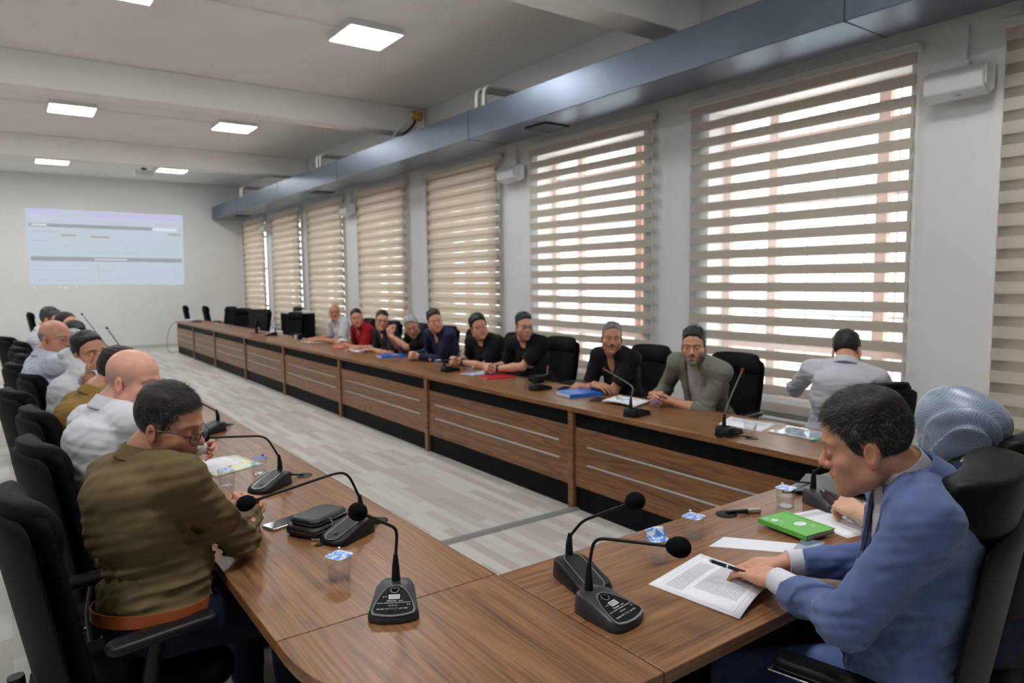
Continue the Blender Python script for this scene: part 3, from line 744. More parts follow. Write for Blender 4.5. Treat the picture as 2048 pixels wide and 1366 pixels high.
def add_glasses(H, F, s, org, root, m, rimless=False, rx=.0235, rz=.0165, y=.103, z=.0005, drop=0.0):
    g = MB(); rt = .0008 if rimless else .0014
    for sx in (-1, 1):
        ring = [(sx*.0315+rx*abs(math.cos(a))**.7*math.copysign(1, math.cos(a)), y-.006*((abs(sx*.0315+rx*math.cos(a))-.01)/.05)**2*1.5, z-drop+rz*abs(math.sin(a))**.8*math.copysign(1, math.sin(a))) for a in np.linspace(0, 2*math.pi, 25)]
        g.tube(tr(ring, H, F, s, org), rt, 6)
        g.tube(tr([(sx*.0555, y-.008, z+.006-drop), (sx*.072, .070, z+.008), (sx*.0815, .0, z+.004), (sx*.083, -.018, z-.006)], H, F, s, org), .0014, 6)
    g.tube(tr([(-.0085, y-.001, z+.004-drop), (0, y+.003, z+.007-drop), (.0085, y-.001, z+.004-drop)], H, F, s, org), .0013, 6)
    go = g.build('glasses', m, root)
    for sx in (-1, 1):
        l = MB(); n = 20
        l.faces(tr([(sx*.0315+rx*math.cos(a), y-.004, z-drop+rz*math.sin(a)) for a in np.linspace(0, 2*math.pi, n, endpoint=False)]+[(sx*.0315+rx*math.cos(a), y-.005, z-drop+rz*math.sin(a)) for a in np.linspace(0, 2*math.pi, n, endpoint=False)], H, F, s, org),
                [tuple(range(n)), tuple(reversed(range(n, 2*n)))]+[(i, (i+1) % n, n+(i+1) % n, n+i) for i in range(n)])
        l.build('lens', glass, go)
    return go
def sweep_collar(name, m, root, org, c, ax, prof, gap=25, n=28, flat=.92, point=0.0):
    """ax columns: side, front, up; prof: closed cross-section (radius, height)"""
    rings = []
    for i in range(n+1):
        a = R(90+gap+(360-2*gap)*i/n); e = abs(2*i/n-1)
        rg = []
        for (rr, hh) in prof:
            h2 = hh-(point*max(0, e-.72)/.28 if hh < .01 else 0)
            p = c+ax[:, 0]*(rr*math.cos(a))+ax[:, 1]*(rr*flat*math.sin(a))+ax[:, 2]*h2
            rg.append(Vector(p-org))
        rings.append(rg)
    return MB().loft(rings).build(name, m, root, bevel=.0015, seg=2)
def watch(W, d, n, org, root, m=None):
    d = nrm(d); n = nrm(n-d*np.dot(n, d)); s = np.cross(d, n); ring = []
    w = MB()
    pts = [Vector(W-d*.022+s*(.033*math.cos(a))+n*(.024*math.sin(a))-org) for a in np.linspace(0, 2*math.pi, 21)]
    dv = Vector(d)
    w.loft([[p-dv*.010 for p in pts[:-1]], [p+dv*.010 for p in pts[:-1]], [Vector((p-Vector(W-d*.022-org))*1.12+Vector(W-d*.022-org))+dv*.010 for p in pts[:-1]], [Vector((p-Vector(W-d*.022-org))*1.12+Vector(W-d*.022-org))-dv*.010 for p in pts[:-1]]], cap=False)
    wo = w.build('wristwatch', plastic, root)
    M = Matrix(np.column_stack([s, d, n]).tolist()).to_4x4(); M.translation = Vector(W-d*.022+n*.026-org)
    MB().lathe([(.019, 0), (.019, .008), (.016, .009), (0, .009)], 20, M).build('watch_face', plastic_gloss, wo)
def axis_cut(P_, en, b_, rad=.056):
    q = P_-en.astype(F32); t = q @ b_.astype(F32); pr = np.sqrt(np.maximum((q*q).sum(-1)-t*t, 0))
    return np.where((pr < rad) & (t < .075), t, -1).astype(F32)
def person(label, H, look, P, face, o, hands=None, h=.005, group=None):
    """H head centre; look (yaw, pitch, roll); P pelvis (x, y, z); face torso yaw; hands: list of (side, wrist, finger dir, back normal, kwargs)"""
    H = V3(*H); P = V3(*P); s = o.get('s', 1.0); F = head_frame(*look); org = V3(P[0], P[1], 0)
    root = thing('person', label, 'person', tuple(org), 0, group)
    f0 = V3(math.sin(R(face)), math.cos(R(face)), 0)
    fat = o.get('fat', 0.0); wd = o.get('w', 1.0)
    Nk = H+F @ (V3(0, -.030, -.110)*s); Nk = Nk-V3(0, 0, .006)-f0*.024
    if 'neck' in o: Nk = V3(*o['neck'])
    u = nrm(Nk-P); r = nrm(np.cross(f0, u)); f = np.cross(u, r); Lt = np.linalg.norm(Nk-P)
    ax = np.stack([r, f, u], 1); hz = o.get('hunch', .02)
    A = lambda a, b, c: P+r*a+f*b+u*c          # torso space
    sw = .180*wd
    Sh = {1: A(sw, -.012+o.get('shf', 0), Lt-.060+o.get('shz', (0, 0))[0]), -1: A(-sw, -.012+o.get('shf', 0), Lt-.060+o.get('shz', (0, 0))[1])}
    arms = {}; hands = hands or []
    for (side, W_, d_, n_, kw) in hands:
        kw = dict(kw); hint = kw.pop('hint', None)
        W_ = V3(*W_); hv = V3(*hint) if hint is not None else (r*side*.6-V3(0, 0, 1)-f*.3)
        El, W2 = ik(Sh[side], W_, o.get('ua', .30), o.get('fa', .265), hv)
        arms[side] = (El, W2, nrm(V3(*d_)), nrm(V3(*n_)), kw)
    for side in (1, -1):
        if side not in arms:
            W_ = A(side*.20, .22, .12); El, W2 = ik(Sh[side], W_, .30, .265, r*side*.5-V3(0, 0, 1)-f*.6)
            arms[side] = (El, W2, nrm(W2-El), V3(0, 0, 1), {})
    # ---- continuous body
    pts = [H-.2, H+.2, Nk, A(-.2, -.15, 0), A(.2, .15, 0)]
    for sd, (El, W2, d_, n_, kw) in arms.items(): pts += [El-.08, El+.08, W2+d_*.2-.05, W2+d_*.2+.05, W2-.06, W2+.06, Sh[sd]-.08, Sh[sd]+.08]
    pts = np.array(pts); G = Grid(pts.min(0), pts.max(0), h)
    nr = .056+.006*fat
    G.cone(H+F @ (V3(0, -.028, -.045)*s), Nk+u*.02, nr*s, nr+.003, 0)
    G.cone(Nk+u*.02, Nk-u*.10-f*.01, nr+.003, .058, .02)
    add_head(G, H, F, o, s)
    G.ell(A(0, -hz, Lt*.66), (.150*wd, .095, .16), ax, .04)
    G.ell(A(0, .01, Lt*.30), (.135, .095, .15), ax, .04)
    for sd, (El, W2, d_, n_, kw) in arms.items():
        G.cone(A(0, -.01, Lt-.05), Sh[sd], .045, .042, .02)
        G.cone(Sh[sd], El, .046, .040, .02); G.cone(El, El+(W2-El)*.35, .040, .042, .015); G.cone(El+(W2-El)*.35, W2, .042, .0265, .015)
        add_hand(G, W2, d_, n_, sd, size=o.get('hs', 1.0), **kw)
    base = tuple(min(.8, x*1.26) for x in o.get('skin', (.50, .27, .175)))
    local_mesh('body', G, SKIN, root, org, 1, lambda V: head_pigment(V, H, F, o, s, base), .35)
    # ---- eyes
    if o.get('eyes', 'open') == 'open' and h < .0062:
        gz = nrm(V3(*o.get('gaze', (0, 1, -.05))))
        for sx in (-1, 1):
            c = V3(sx*.0315, .0752, .003); M = Matrix.Identity(4)
            e = MB(); e.lathe([(.0120*math.sin(a), .0120*math.cos(a)) for a in np.linspace(0.02, math.pi-.02, 9)], 14, Matrix.Translation(tr([c], H, F, s, org)[0]))
            eo = e.build('eye', eye_w, root)
            ci = c+gz*.0072; MB().lathe([(.0066*math.sin(a), .0066*math.cos(a)) for a in np.linspace(0.02, math.pi-.02, 7)], 12, Matrix.Translation(tr([ci], H, F, s, org)[0])).build('iris', eye_i, eo)
    # ---- hair
    hs = o.get('hair', 'short'); hm = HAIR[o.get('hairm', 'black')]; hh = min(h, .005)
    if hs not in ('none', 'scarf'):
        sl = Grid(H-.17*s, H+.17*s, max(hh, .003))
        tt = o.get('hair_t', .016); ts = o.get('hair_side', .006); sd0 = o.get('seed', 3)
        def hf(P_):
            q = ((P_-H.astype(F32)) @ F.astype(F32))/F32(s)
            d = np.minimum(d_ell(q, (0, -.014, .038), (.0745+.002*fat, .094, .087)), d_ell(q, (0, .018, .035), (.066, .074, .078)))
            top = np.clip((q[..., 2]-.055)/.05, 0, 1); bk = np.clip((.06-q[..., 1])/.05, .35, 1)
            cb = q.copy(); cb[..., 1] *= .35; cb[..., 2] *= .5
            hg = hairline(q, o); tp = np.clip((hg+.004)/.020, 0, 1)**.6
            d = d+.004-(.004+ts+(tt-ts)*top*np.maximum(bk, .6))*tp-o.get('rough', .0035)*ripple(cb, (150, 150, 150), sd0)*np.clip(top+.35, 0, 1)
            d = smax(d, -(hg+.006+.0022*ripple(q, (260, 260, 260), sd0+5))*.8, .005)
            return d*s
        sl.put(hf, H-.165*s, H+.165*s)
        local_mesh('hair', sl, hm, root, org, 1, None, .3)
    if h <= .0046 and hs == 'short' and o.get('wisps', 0):
        strands(H, F, s, o, hm, root, org, 1500, lambda q: .010+.018*max(0, min(1, (q[2]-.04)/.06)), o.get('seed', 3), 'hair_strands', lambda q: V3(.2, .5*(q[2] > .05), -.5 if q[2] < .06 else .25), .55, wid=.0012)
    if 'moustache' in o:
        g = Grid(H+F @ V3(0, .09, -.055)-.06, H+F @ V3(0, .09, -.055)+.06, min(h, .003))
        w_ = o.get('moustache_w', .034)
        def mf(P_):
            q = ((P_-H.astype(F32)) @ F.astype(F32))/F32(s)
            d = smin(d_cone(q, (0, .099, -.0515), (w_, .0845, -.0605), .0056, .0042), d_cone(q, (0, .099, -.0515), (-w_, .0845, -.0605), .0056, .0042), .004)
            return (d-.0010*ripple(q, (400, 400, 400), 4))*s
        g.put(mf, H-.16, H+.16); local_mesh('moustache', g, HAIR[o['moustache']], root, org, 0)
    if 'beard' in o:
        g = Grid(H-.16*s, H+.16*s, max(.003, min(h, .004)))
        def bf(P_):
            q = ((P_-H.astype(F32)) @ F.astype(F32))/F32(s); x, y, z = q[..., 0], q[..., 1], q[..., 2]
            d = head_sdf(q, dict(o, eyes='x'))-o.get('beard_t', .0018)-.0014*ripple(q, (300, 300, 300), 9)
            zt = np.interp(y, [-.02, .012, .03, .06, .085, .12], [-.02, -.01, -.035, -.054, -.074, -.076]).astype(F32)
            d = smax(d, (z-zt)*.8, .004); d = smax(d, (.004-y)*.9, .004)
            d = smax(d, -d_ell(q, (0, .10, -.0675), (.024, .03, .010)), .003)
            return d*s
        g.put(bf, H-.158*s, H+.158*s); local_mesh('beard', g, HAIR[o['beard']], root, org, 1)
    if 'glasses' in o: add_glasses(H, F, s, org, root, o['glasses'], **o.get('glasses_kw', {}))
    # ---- shirt
    k = o.get('shirt', 'polo'); cm = o['cloth']; hc = o.get('ch', max(.0065, h)); lo_z = o.get('hem', -.03); e = o.get('ease', 0.0)
    slv = o.get('sleeve', 'short'); amp = o.get('fold', .0045)*1.6; seed = o.get('seed', 3)
    T = np.array([A(-.26, -.22, -.1), A(.26, .28, -.1), A(-.26, -.22, Lt+.08), A(.26, .28, Lt+.08)])
    pts = np.concatenate([T]+[np.array([Sh[sd]-.09, Sh[sd]+.09, El-.09, El+.09, W2-.06, W2+.06]) for sd, (El, W2, *_) in arms.items()])
    C = Grid(pts.min(0), pts.max(0), hc)
    bl = o.get('belly', fat)
    C.ell(A(0, -.01, .02), (.178*wd+.01*fat+e, .135+.02*fat+e, .13), ax, 0)
    C.ell(A(0, .015+.040*bl, Lt*.28), (.158*wd+.022*fat+e, .118+.038*bl+e, Lt*.30), ax, .06)
    C.ell(A(0, -hz-.004, Lt*.60), (.172*wd+.008*fat+e, .122+.012*fat+e, Lt*.32), ax, .06)
    C.ell(A(0, -hz*1.3-.03, Lt*.80), (.160*wd+e, .085+.01*fat+e, Lt*.17), ax, .05)
    C.cone(A(-.10*wd, -.02, Lt-.062), A(.10*wd, -.02, Lt-.062), .064+e, .064+e, .05)
    for sd, (El, W2, d_, n_, kw) in arms.items():
        C.cone(A(sd*.03, -.022, Lt-.002), Sh[sd]+u*.006, .050+e, .058+e, .05)
    def torso_fold(P_):
        return 0
    body_fold = ripple
    for sd, (El, W2, d_, n_, kw) in arms.items():
        ra = .060+.006*fat+e; a_ = nrm(El-Sh[sd]); b_ = nrm(W2-El)
        if slv == 'long':
            C.cone(Sh[sd], El, ra, .052+e, .05)
            en = W2-b_*o.get('cuff', .010); C.cone(El, en, .052+e, .037+e*.6, .02)
            C.put(lambda P_, en=en, b_=b_: axis_cut(P_, en-b_*.004, b_), en-.07, en+.07, .004, 'and')
        elif slv == 'rolled':
            en = El+(W2-El)*.45; C.cone(Sh[sd], El, ra, .054, .035); C.cone(El, en, .054, .052, .02); C.cone(en-b_*.03, en, .056, .056, .004)
        else:
            t_ = o.get('sl', .78); en = Sh[sd]+(El-Sh[sd])*t_
            C.cone(Sh[sd], en, ra, .064+.006*fat, .035)
            C.put(lambda P_, en=en, a_=a_: np.where(np.linalg.norm(P_-en.astype(F32), axis=-1) < .10, (P_-en.astype(F32)) @ a_.astype(F32), -1).astype(F32), en-.085, en+.085, .004, 'and')
    # folds: waist, elbow, armpit
    if amp:
        def folds(P_):
            q = (P_-P.astype(F32)) @ ax.astype(F32); cz = q[..., 2]
            w_ = .35+.9*np.exp(-((cz-.10)/.13)**2)
            for sd, (El, *_) in arms.items():
                w_ = w_+1.0*np.exp(-(((P_-El.astype(F32))**2).sum(-1)/.0075))+.7*np.exp(-(((P_-(Sh[sd]-u*.08).astype(F32))**2).sum(-1)/.008))
            return np.clip(amp*np.minimum(w_, 1.9)*ripple(q, o.get('ff', (38, 38, 95)), seed), -.012, .0045).astype(F32)
        C.D += folds(np.stack(np.meshgrid(*C.ax, indexing='ij'), -1))*(np.abs(C.D) < .05)
    C.put(lambda P_: (-((P_-A(0, 0, lo_z).astype(F32)) @ u.astype(F32))).astype(F32), C.lo, C.lo+C.h*C.n, 0, 'and')
    if 'front' in o:                                   # open front: (height fraction, half width) pairs; embossed lapels beside it
        fz, fw = zip(*o['front'])
        def lap(P_):
            q = (P_-P.astype(F32)) @ ax.astype(F32); w = np.interp(q[..., 2]/Lt, fz, fw).astype(F32)
            lw = np.interp(q[..., 2]/Lt, [fz[0], (fz[0]+fz[-1])/2, fz[-1]-.05, fz[-1]], [.0, .055, .075, .05]).astype(F32)*o.get('lapel', 0)
            e = np.minimum(np.abs(q[..., 0])-w, w+lw-np.abs(q[..., 0]))
            return np.where((q[..., 1] > 0), np.clip(e/.002, 0, 1)*.008*(lw > .004), 0).astype(F32)
        full = np.stack(np.meshgrid(*C.ax, indexing='ij'), -1)
        C.D -= lap(full)
        def cutf(P_):
            q = (P_-P.astype(F32)) @ ax.astype(F32); w = np.interp(q[..., 2]/Lt, fz, fw).astype(F32)
            return np.maximum(np.abs(q[..., 0])-w, .03-q[..., 1]).astype(F32)
        C.put(cutf, C.lo, C.lo+C.h*C.n, .003, 'cut')
    # neck hole
    nd = nrm(H+F @ (V3(0, -.028, -.060)*s)-Nk); cu = nrm(u*.45+nd*.75); cax = np.stack([nrm(np.cross(f, cu)), nrm(np.cross(cu, np.cross(f, cu))), cu], 1); Cn = Nk+u*.004-f*.006
    C.cone(Cn-cax[:, 2]*.0, Cn+cax[:, 2]*.2, nr+.006, nr+.018, .004, 'cut')
    op = o.get('open', .05)
    if op: C.ell(Cn+f*.075-u*(.01+op*.5), (.016+op*.20, .08, .025+op), ax, .006, 'cut')
    so = local_mesh({'polo': 'polo_shirt', 'tee': 't_shirt', 'shirt': 'shirt', 'jacket': 'suit_jacket', 'over': 'overshirt'}[k], C, cm, root, org, 1, None, .4, True)
    n0 = nr+.010
    if k in ('polo', 'shirt', 'over'):
        hgt = .034 if k != 'polo' else .028
        sweep_collar('collar', o.get('collar_m', cm), so, org, Cn, cax, [(n0, -.012), (n0, hgt), (n0+.006, hgt+.004), (n0+.026, -.012), (n0+.023, -.017), (n0+.008, hgt-.010), (n0+.006, -.012)], o.get('gap', 22), 28, .95, .02)
    elif k == 'tee':
        sweep_collar('neckband', cm, so, org, Cn, cax, [(n0-.004, -.010), (n0-.004, .004), (n0+.002, .006), (n0+.008, -.006)], -1, 32, .95)
    if 'under' in o:
        U = Grid(T.min(0), T.max(0), hc)
        U.ell(A(0, .010+.034*bl, Lt*.28), (.150*wd, .110+.034*bl, Lt*.30), ax, 0)
        U.ell(A(0, -hz-.004, Lt*.60), (.162*wd, .114+.010*fat, Lt*.31), ax, .06)
        U.cone(A(-.09*wd, -.02, Lt-.064), A(.09*wd, -.02, Lt-.064), .056, .056, .05)
        U.cone(A(0, -.012, Lt-.12), Nk+u*.006, .088, nr+.011, .03)
        U.D += .002*ripple(np.stack(np.meshgrid(*U.ax, indexing='ij'), -1), (40, 40, 90), seed+3)*(np.abs(U.D) < .04)
        U.cone(Cn, Cn+cax[:, 2]*.2, nr+.004, nr+.016, .004, 'cut')
        if o.get('uopen', 0): U.ell(Cn+f*.075-u*.03, (.018, .08, .04), ax, .006, 'cut')
        uo = local_mesh(o.get('under_name', 'dress_shirt'), U, o['under'], root, org, 1)
        if o.get('ucollar', 1):
            sweep_collar('shirt_collar', o['under'], uo, org, Cn, cax, [(n0-.005, -.016), (n0-.006, o.get('ucol_h', .036)), (n0-.001, o.get('ucol_h', .036)+.004), (n0+.014, -.012), (n0+.011, -.016)], 16, 28, .95, .02)
    if 'cuffs' in o:
        for sd, (El, W2, d_, n_, kw) in arms.items():
            b_ = nrm(W2-El); q0 = W2-b_*.075; q1 = W2-b_*.002
            MB().tube([Vector(q0-org), Vector(q1-org), Vector(q1-b_*.002-org), Vector(q0-org)], [.0385, .0355, .031, .033], 24, cap=False).build('shirt_cuff', o['cuffs'], so)
    # ---- trousers and shoes
    tm = o.get('trousers', None) or mat('black_trousers', (.012, .013, .018), .85, var=.15, bscale=300, bstr=.2)
    ht = o.get('th', .014); kx = o.get('knee', .42)
    fl = nrm(V3(f0[0], f0[1], 0)); rl = V3(fl[1], -fl[0], 0); leg = {}
    for sd in (1, -1):
        hp = P+rl*sd*.085-V3(0, 0, .02); kn = V3(*(P+rl*sd*(.12)+fl*kx)); kn[2] = .50; an = kn+fl*o.get('shin', .02); an[2] = .095; leg[sd] = (hp, kn, an)
    if o.get('stand'):
        for sd in (1, -1): hp = P+rl*sd*.085; kn = hp+fl*.03; kn[2] = .48; an = hp-fl*.02; an[2] = .095; leg[sd] = (hp, kn, an)
    pts = np.array([P-.22, P+.22]+[x+t for sd in leg for x in leg[sd][1:] for t in (-.1, .1)])
    T_ = Grid(pts.min(0), pts.max(0), ht)
    T_.ell(A(0, -.01, -.01), (.168*wd+.01*fat+e*.5, .128+.02*fat+e*.5, .12), ax, 0)
    for sd in leg:
        hp, kn, an = leg[sd]; T_.cone(hp, kn, .098, .070, .04); T_.cone(kn, an, .070, .054, .02)
    T_.D += .004*ripple(np.stack(np.meshgrid(*T_.ax, indexing='ij'), -1), (20, 20, 20), seed+1)
    T_.put(lambda P_: ((P_-A(0, 0, .045).astype(F32)) @ u.astype(F32)).astype(F32), T_.lo, T_.lo+T_.h*T_.n, 0, 'and')
    local_mesh('trousers', T_, tm, root, org, 1)
    for sd in leg:
        hp, kn, an = leg[sd]; g = Grid(an+fl*.08-.2, an+fl*.08+.2, .010)
        g.cone(an, an+V3(0, 0, -.04)+fl*.02, .045, .042); g.cone(an+V3(0, 0, -.055)-fl*.03, an+fl*.17+V3(0, 0, -.060), .036, .032, .03)
        g.put(lambda P_: .004-P_[..., 2], g.lo, g.lo+g.h*g.n, .003, 'and')
        local_mesh('shoe', g, leather, root, org, 1)
    if 'belt' in o:
        C2 = A(0, -.01, .012); rg = []
        for (dr, dz) in ((.0, -.018), (.004, -.018), (.004, .018), (.0, .018)):
            rg.append([Vector(C2+r*((.184*wd+.012*fat+dr)*math.cos(a))+f*((.142+.022*fat+dr)*math.sin(a))+u*dz-org) for a in np.linspace(0, 2*math.pi, 40, endpoint=False)])
        MB().loft(rg, cap=False).build('belt', o['belt'], root)
    return dict(C=C, root=root, org=org, H=H, F=F, Nk=Nk, ax=ax, A=A, Lt=Lt, Sh=Sh, arms=arms, shirt=so, cax=cax, Cn=Cn, s=s, nr=nr, f0=f0)
def clasp(Q, f, size=1.0, up=.25, spin=0):
    """both hands folded together at Q; f = horizontal direction away from the body"""
    f = nrm(V3(f[0], f[1], 0)); r = V3(f[1], -f[0], 0); out = []
    for sd in (1, -1):
        w = Q+r*sd*.060-f*.045+V3(0, 0, .004*sd)
        d = nrm(f*.62-r*sd*.55+V3(0, 0, .10)); n = nrm(r*sd*.75+f*.35+V3(0, 0, .45))
        out.append((sd, w, d, n, dict(curls=[(38, 62, 30), (42, 64, 30), (46, 66, 30), (50, 66, 30)], spread=5, thumb=(30, 18, 22))))
    return out
def rest(side, W, d, tilt=0, **kw):
    d = nrm(V3(*d)); n = nrm(V3(0, 0, 1)+V3(d[1], -d[0], 0)*side*tilt)
    kw.setdefault('curl', (14, 24, 14)); return (side, W, d, n, kw)
# ---------------------------------------------------------------- office chairs (local +Y is the way the sitter faces)
def cushion(w, d, t, r, M, nseg=8, bulge=.0):
    """rounded pad: w across X, d along Y, thickness t in Z, as lofted rounded rectangles"""
    rings = []
    for i in range(nseg+1):
        a = math.pi*(i/nseg)-math.pi/2; ins = (1-math.cos(a))*t*.5
        z = t*.5*math.sin(a)
        rings.append([M @ Vector((x, y, z+bulge*(1-(2*x/w)**2)*(1 if z > 0 else 0))) for x, y in rrect(w-2*ins, d-2*ins, max(r-ins*.5, .01), 5)])
    return rings
def back_shape(zs, ws, ys, th, cv):
    """upright pad: rings at heights zs, width ws, rear position ys, thickness th, curvature cv"""
    rings = []
    for z, w, y, t in zip(zs, ws, ys, th):
        front = []; rear = []; n = 9
        for i in range(n):
            u = -1+2*i/(n-1); x = u*w/2; c = cv*(u*u); e = (1-abs(u)**6)**.5 if abs(u) < 1 else 0
            front.append(Vector((x, y+c+t*.5+t*.5*max(e, .25), z))); rear.append(Vector((x, y+c+t*.5-t*.5*max(e, .25), z)))
        rings.append(rear+front[::-1])
    return rings
def make_chair(label, kind='task', group=None):
    t = thing('office_chair', label, 'chair', (0, 0, 0), 0, group)
    ex = kind == 'executive'; sk = leather if ex else mesh_black; top = 1.195 if ex else 1.085
    w0 = .52 if ex else .47
    MB().loft(cushion(w0, .50, .10, .09, Matrix.Translation((0, .02, .445)), 8, .012)).build('seat', sk, t, angle=50)
    # back: reclined pad in front of a shell
    T_ = (top-.10-.52) if ex else (top-.52)
    zs = [.50]+[.52+T_*k/8 for k in range(9)]; rec = .155 if ex else .165
    yb = [-.20-rec*max(z-.5, 0) for z in zs]
    wsh = [w0*.74]+[w0*(.80+.16*math.sin(math.pi*min(k/8*.62+.12, 1))) for k in range(9)]
    thp = [.03]+[.085 if ex else .065]*8+[.05]
    MB().loft(back_shape(zs, wsh, yb, thp, .035)).build('backrest', sk, t, sub=1)
    zs2 = [.46]+[.50+(T_-.01)*k/8 for k in range(9)]
    MB().loft(back_shape(zs2, [x*1.02 for x in wsh], [-.20-rec*max(z-.5, 0)-.036 for z in zs2], [.02]+[.034]*9, .035)).build('back_shell', leather if ex else mesh_black, t, sub=1)
    hz = [top-.165, top-.155, top-.09, top-.035, top-.010, top] if ex else [top-.16, top-.145, top-.10, top-.05, top-.012, top+.004]
    hw = [w0*.86, w0*.95, w0*.97, w0*.97, w0*.95, w0*.90] if ex else [w0*.86, w0*.93, w0*.95, w0*.92, w0*.85, w0*.68]
    hb = [-.20-rec*(z-.5)-.015 for z in hz]; ht = [.09, .13, .145, .15, .145, .10] if ex else [.05, .085, .10, .10, .08, .05]
    MB().loft(back_shape(hz, hw, hb, ht, .045)).build('headrest', sk, t, sub=1)
    if ex:
        sm = MB()
        for s in (-1, 1): sm.tube([(s*w0*.40, y+.13, z) for z, y in zip(hz[1:5], hb[1:5])], .0025, 6)
        sm.build('seam', plastic, t)
    for s in (-1, 1):
        a = MB(); x = s*(w0/2+.045)
        a.loft(cushion(.075, .30, .032, .03, Matrix.Translation((x, .02, .675)), 6)).build('armrest', plastic if not ex else leather, t, angle=50)
        p = MB(); p.tube([(x, .0, .665), (x, -.02, .56), (x-s*.02, -.02, .44), (x-s*.10, 0, .40)], [.022, .022, .02, .018], 10).build('arm_post', plastic, t)
        if ex: MB().box((x-.040, -.13, .656), (x+.040, .17, .660)).build('arm_trim', chrome, t, bevel=.001)
    MB().box((-.12, -.12, .355), (.12, .12, .395)).build('mechanism', plastic, t, bevel=.01)
    MB().tube([(0, 0, .10), (0, 0, .36)], .028, 14).build('gas_lift', plastic, t)
    MB().tube([(0, -.12, .38), (0, -.27, .40), (0, -.285, .56)], .022, 10).build('back_bracket', plastic, t)
    for k in range(5):
        a = R(90+72*k+18); c, s = math.cos(a), math.sin(a)
        MB().loft([[Vector((c*r_-s*u*w_, s*r_+c*u*w_, z)) for u, z in ((-1, z0), (1, z0), (1, z1), (-1, z1))] for r_, w_, z0, z1 in ((.02, .035, .07, .125), (.18, .024, .072, .11), (.30, .018, .068, .092))]).build('base_leg', plastic, t, bevel=.006)
        cs = MB()
        for d in (-.014, .014):
            M = Matrix.Translation((c*.30-s*d, s*.30+c*d, .030)) @ Matrix.Rotation(a, 4, 'Z') @ Matrix.Rotation(R(90), 4, 'X')
            cs.lathe([(.0, -.009), (.027, -.009), (.030, -.004), (.030, .004), (.027, .009), (0, .009)], 18, M)
        cs.tube([(c*.30, s*.30, .03), (c*.30, s*.30, .075)], .009, 8).build('caster', plastic, t)
    return t
def seat_at(src, label, x, y, yaw, first=[]):
    if src.name not in first:
        first.append(src.name); src.location = (x, y, 0); src.rotation_euler = (0, 0, -R(yaw)); src['label'] = label; return src
    return copy_thing(src, label, (x, y, 0), -R(yaw))
task = make_chair('x', 'task', 'black office chairs')
for lb, x, y, yaw in [
    ('black office chair of the man in olive polo, nearest at the left', .235, 2.40, 80),
    ('black office chair of the bald man in white shirt', .30, 3.17, 78),
    ('black office chair of the man in mustard shirt', .32, 3.98, 80),
    ('black office chair of the man resting his face in his hand', .24, 4.78, 76),
    ('black office chair of the bald man with grey moustache', .34, 5.58, 80),
    ('black office chair sixth along the left table, behind the white haired man', .26, 6.35, 78),
    ('black office chair seventh along the left table', .33, 7.12, 80),
    ('black office chair eighth along the left table', .30, 7.95, 76),
    ('black office chair ninth along the left table, last occupied', .33, 8.78, 80),
    ('black empty office chair tenth along the left table', .20, 9.7, 72),
    ('black empty office chair at the far left end, edge on against the grey wall', .62, 17.7, 86),
    ('black office chair of the man in grey overshirt', 4.22, 3.27, -92),
    ('black office chair of the moustached man in black polo', 4.22, 4.12, -94),
    ('black office chair of the bearded man in black t-shirt', 4.22, 5.32, -94),
    ('black office chair of the long haired man in black t-shirt', 4.22, 6.05, -92),
    ('black office chair of the man in navy shirt', 4.24, 6.88, -92),
    ('black office chair of the grey haired man leaning on his hands', 4.24, 7.58, -90),
    ('black office chair of the man in dark navy shirt with glasses', 4.24, 8.32, -90),
    ('black office chair of the man in red shirt', 4.24, 9.12, -90),
    ('black office chair of the farthest man in white shirt', 4.26, 10.0, -90),
    ('black office chair of the man turned to the window, its backrest at his right', 4.30, 2.28, 22),
    ('black empty office chair just beyond the farthest white shirted man', 4.22, 13.1, -112),
    ('black empty office chair behind the dark monitor', 4.2, 15.05, -95),
    ('black empty office chair turned broadside, beyond the dark monitor', 4.12, 16.0, -140),
    ('black empty office chair third from the far end of the window table', 4.12, 17.4, -112),
    ('black empty office chair at the far corner of the window table, edge on', 4.22, 18.5, 92),
    ('black empty office chair beyond the end of the window table, by the hanging cable', 3.92, 19.3, 95)]:
    c_ = seat_at(task, lb, x, y, yaw)
    if 'its backrest' in lb: c_.scale = (1, 1, .94)
exe = make_chair('x', 'executive', 'black leather executive chairs')
seat_at(exe, 'large black leather executive chair of the man in blue suit', 1.895, .915, -12)
seat_at(exe, 'black leather executive chair of the woman in headscarf, at the right edge', 2.49, .97, -4)
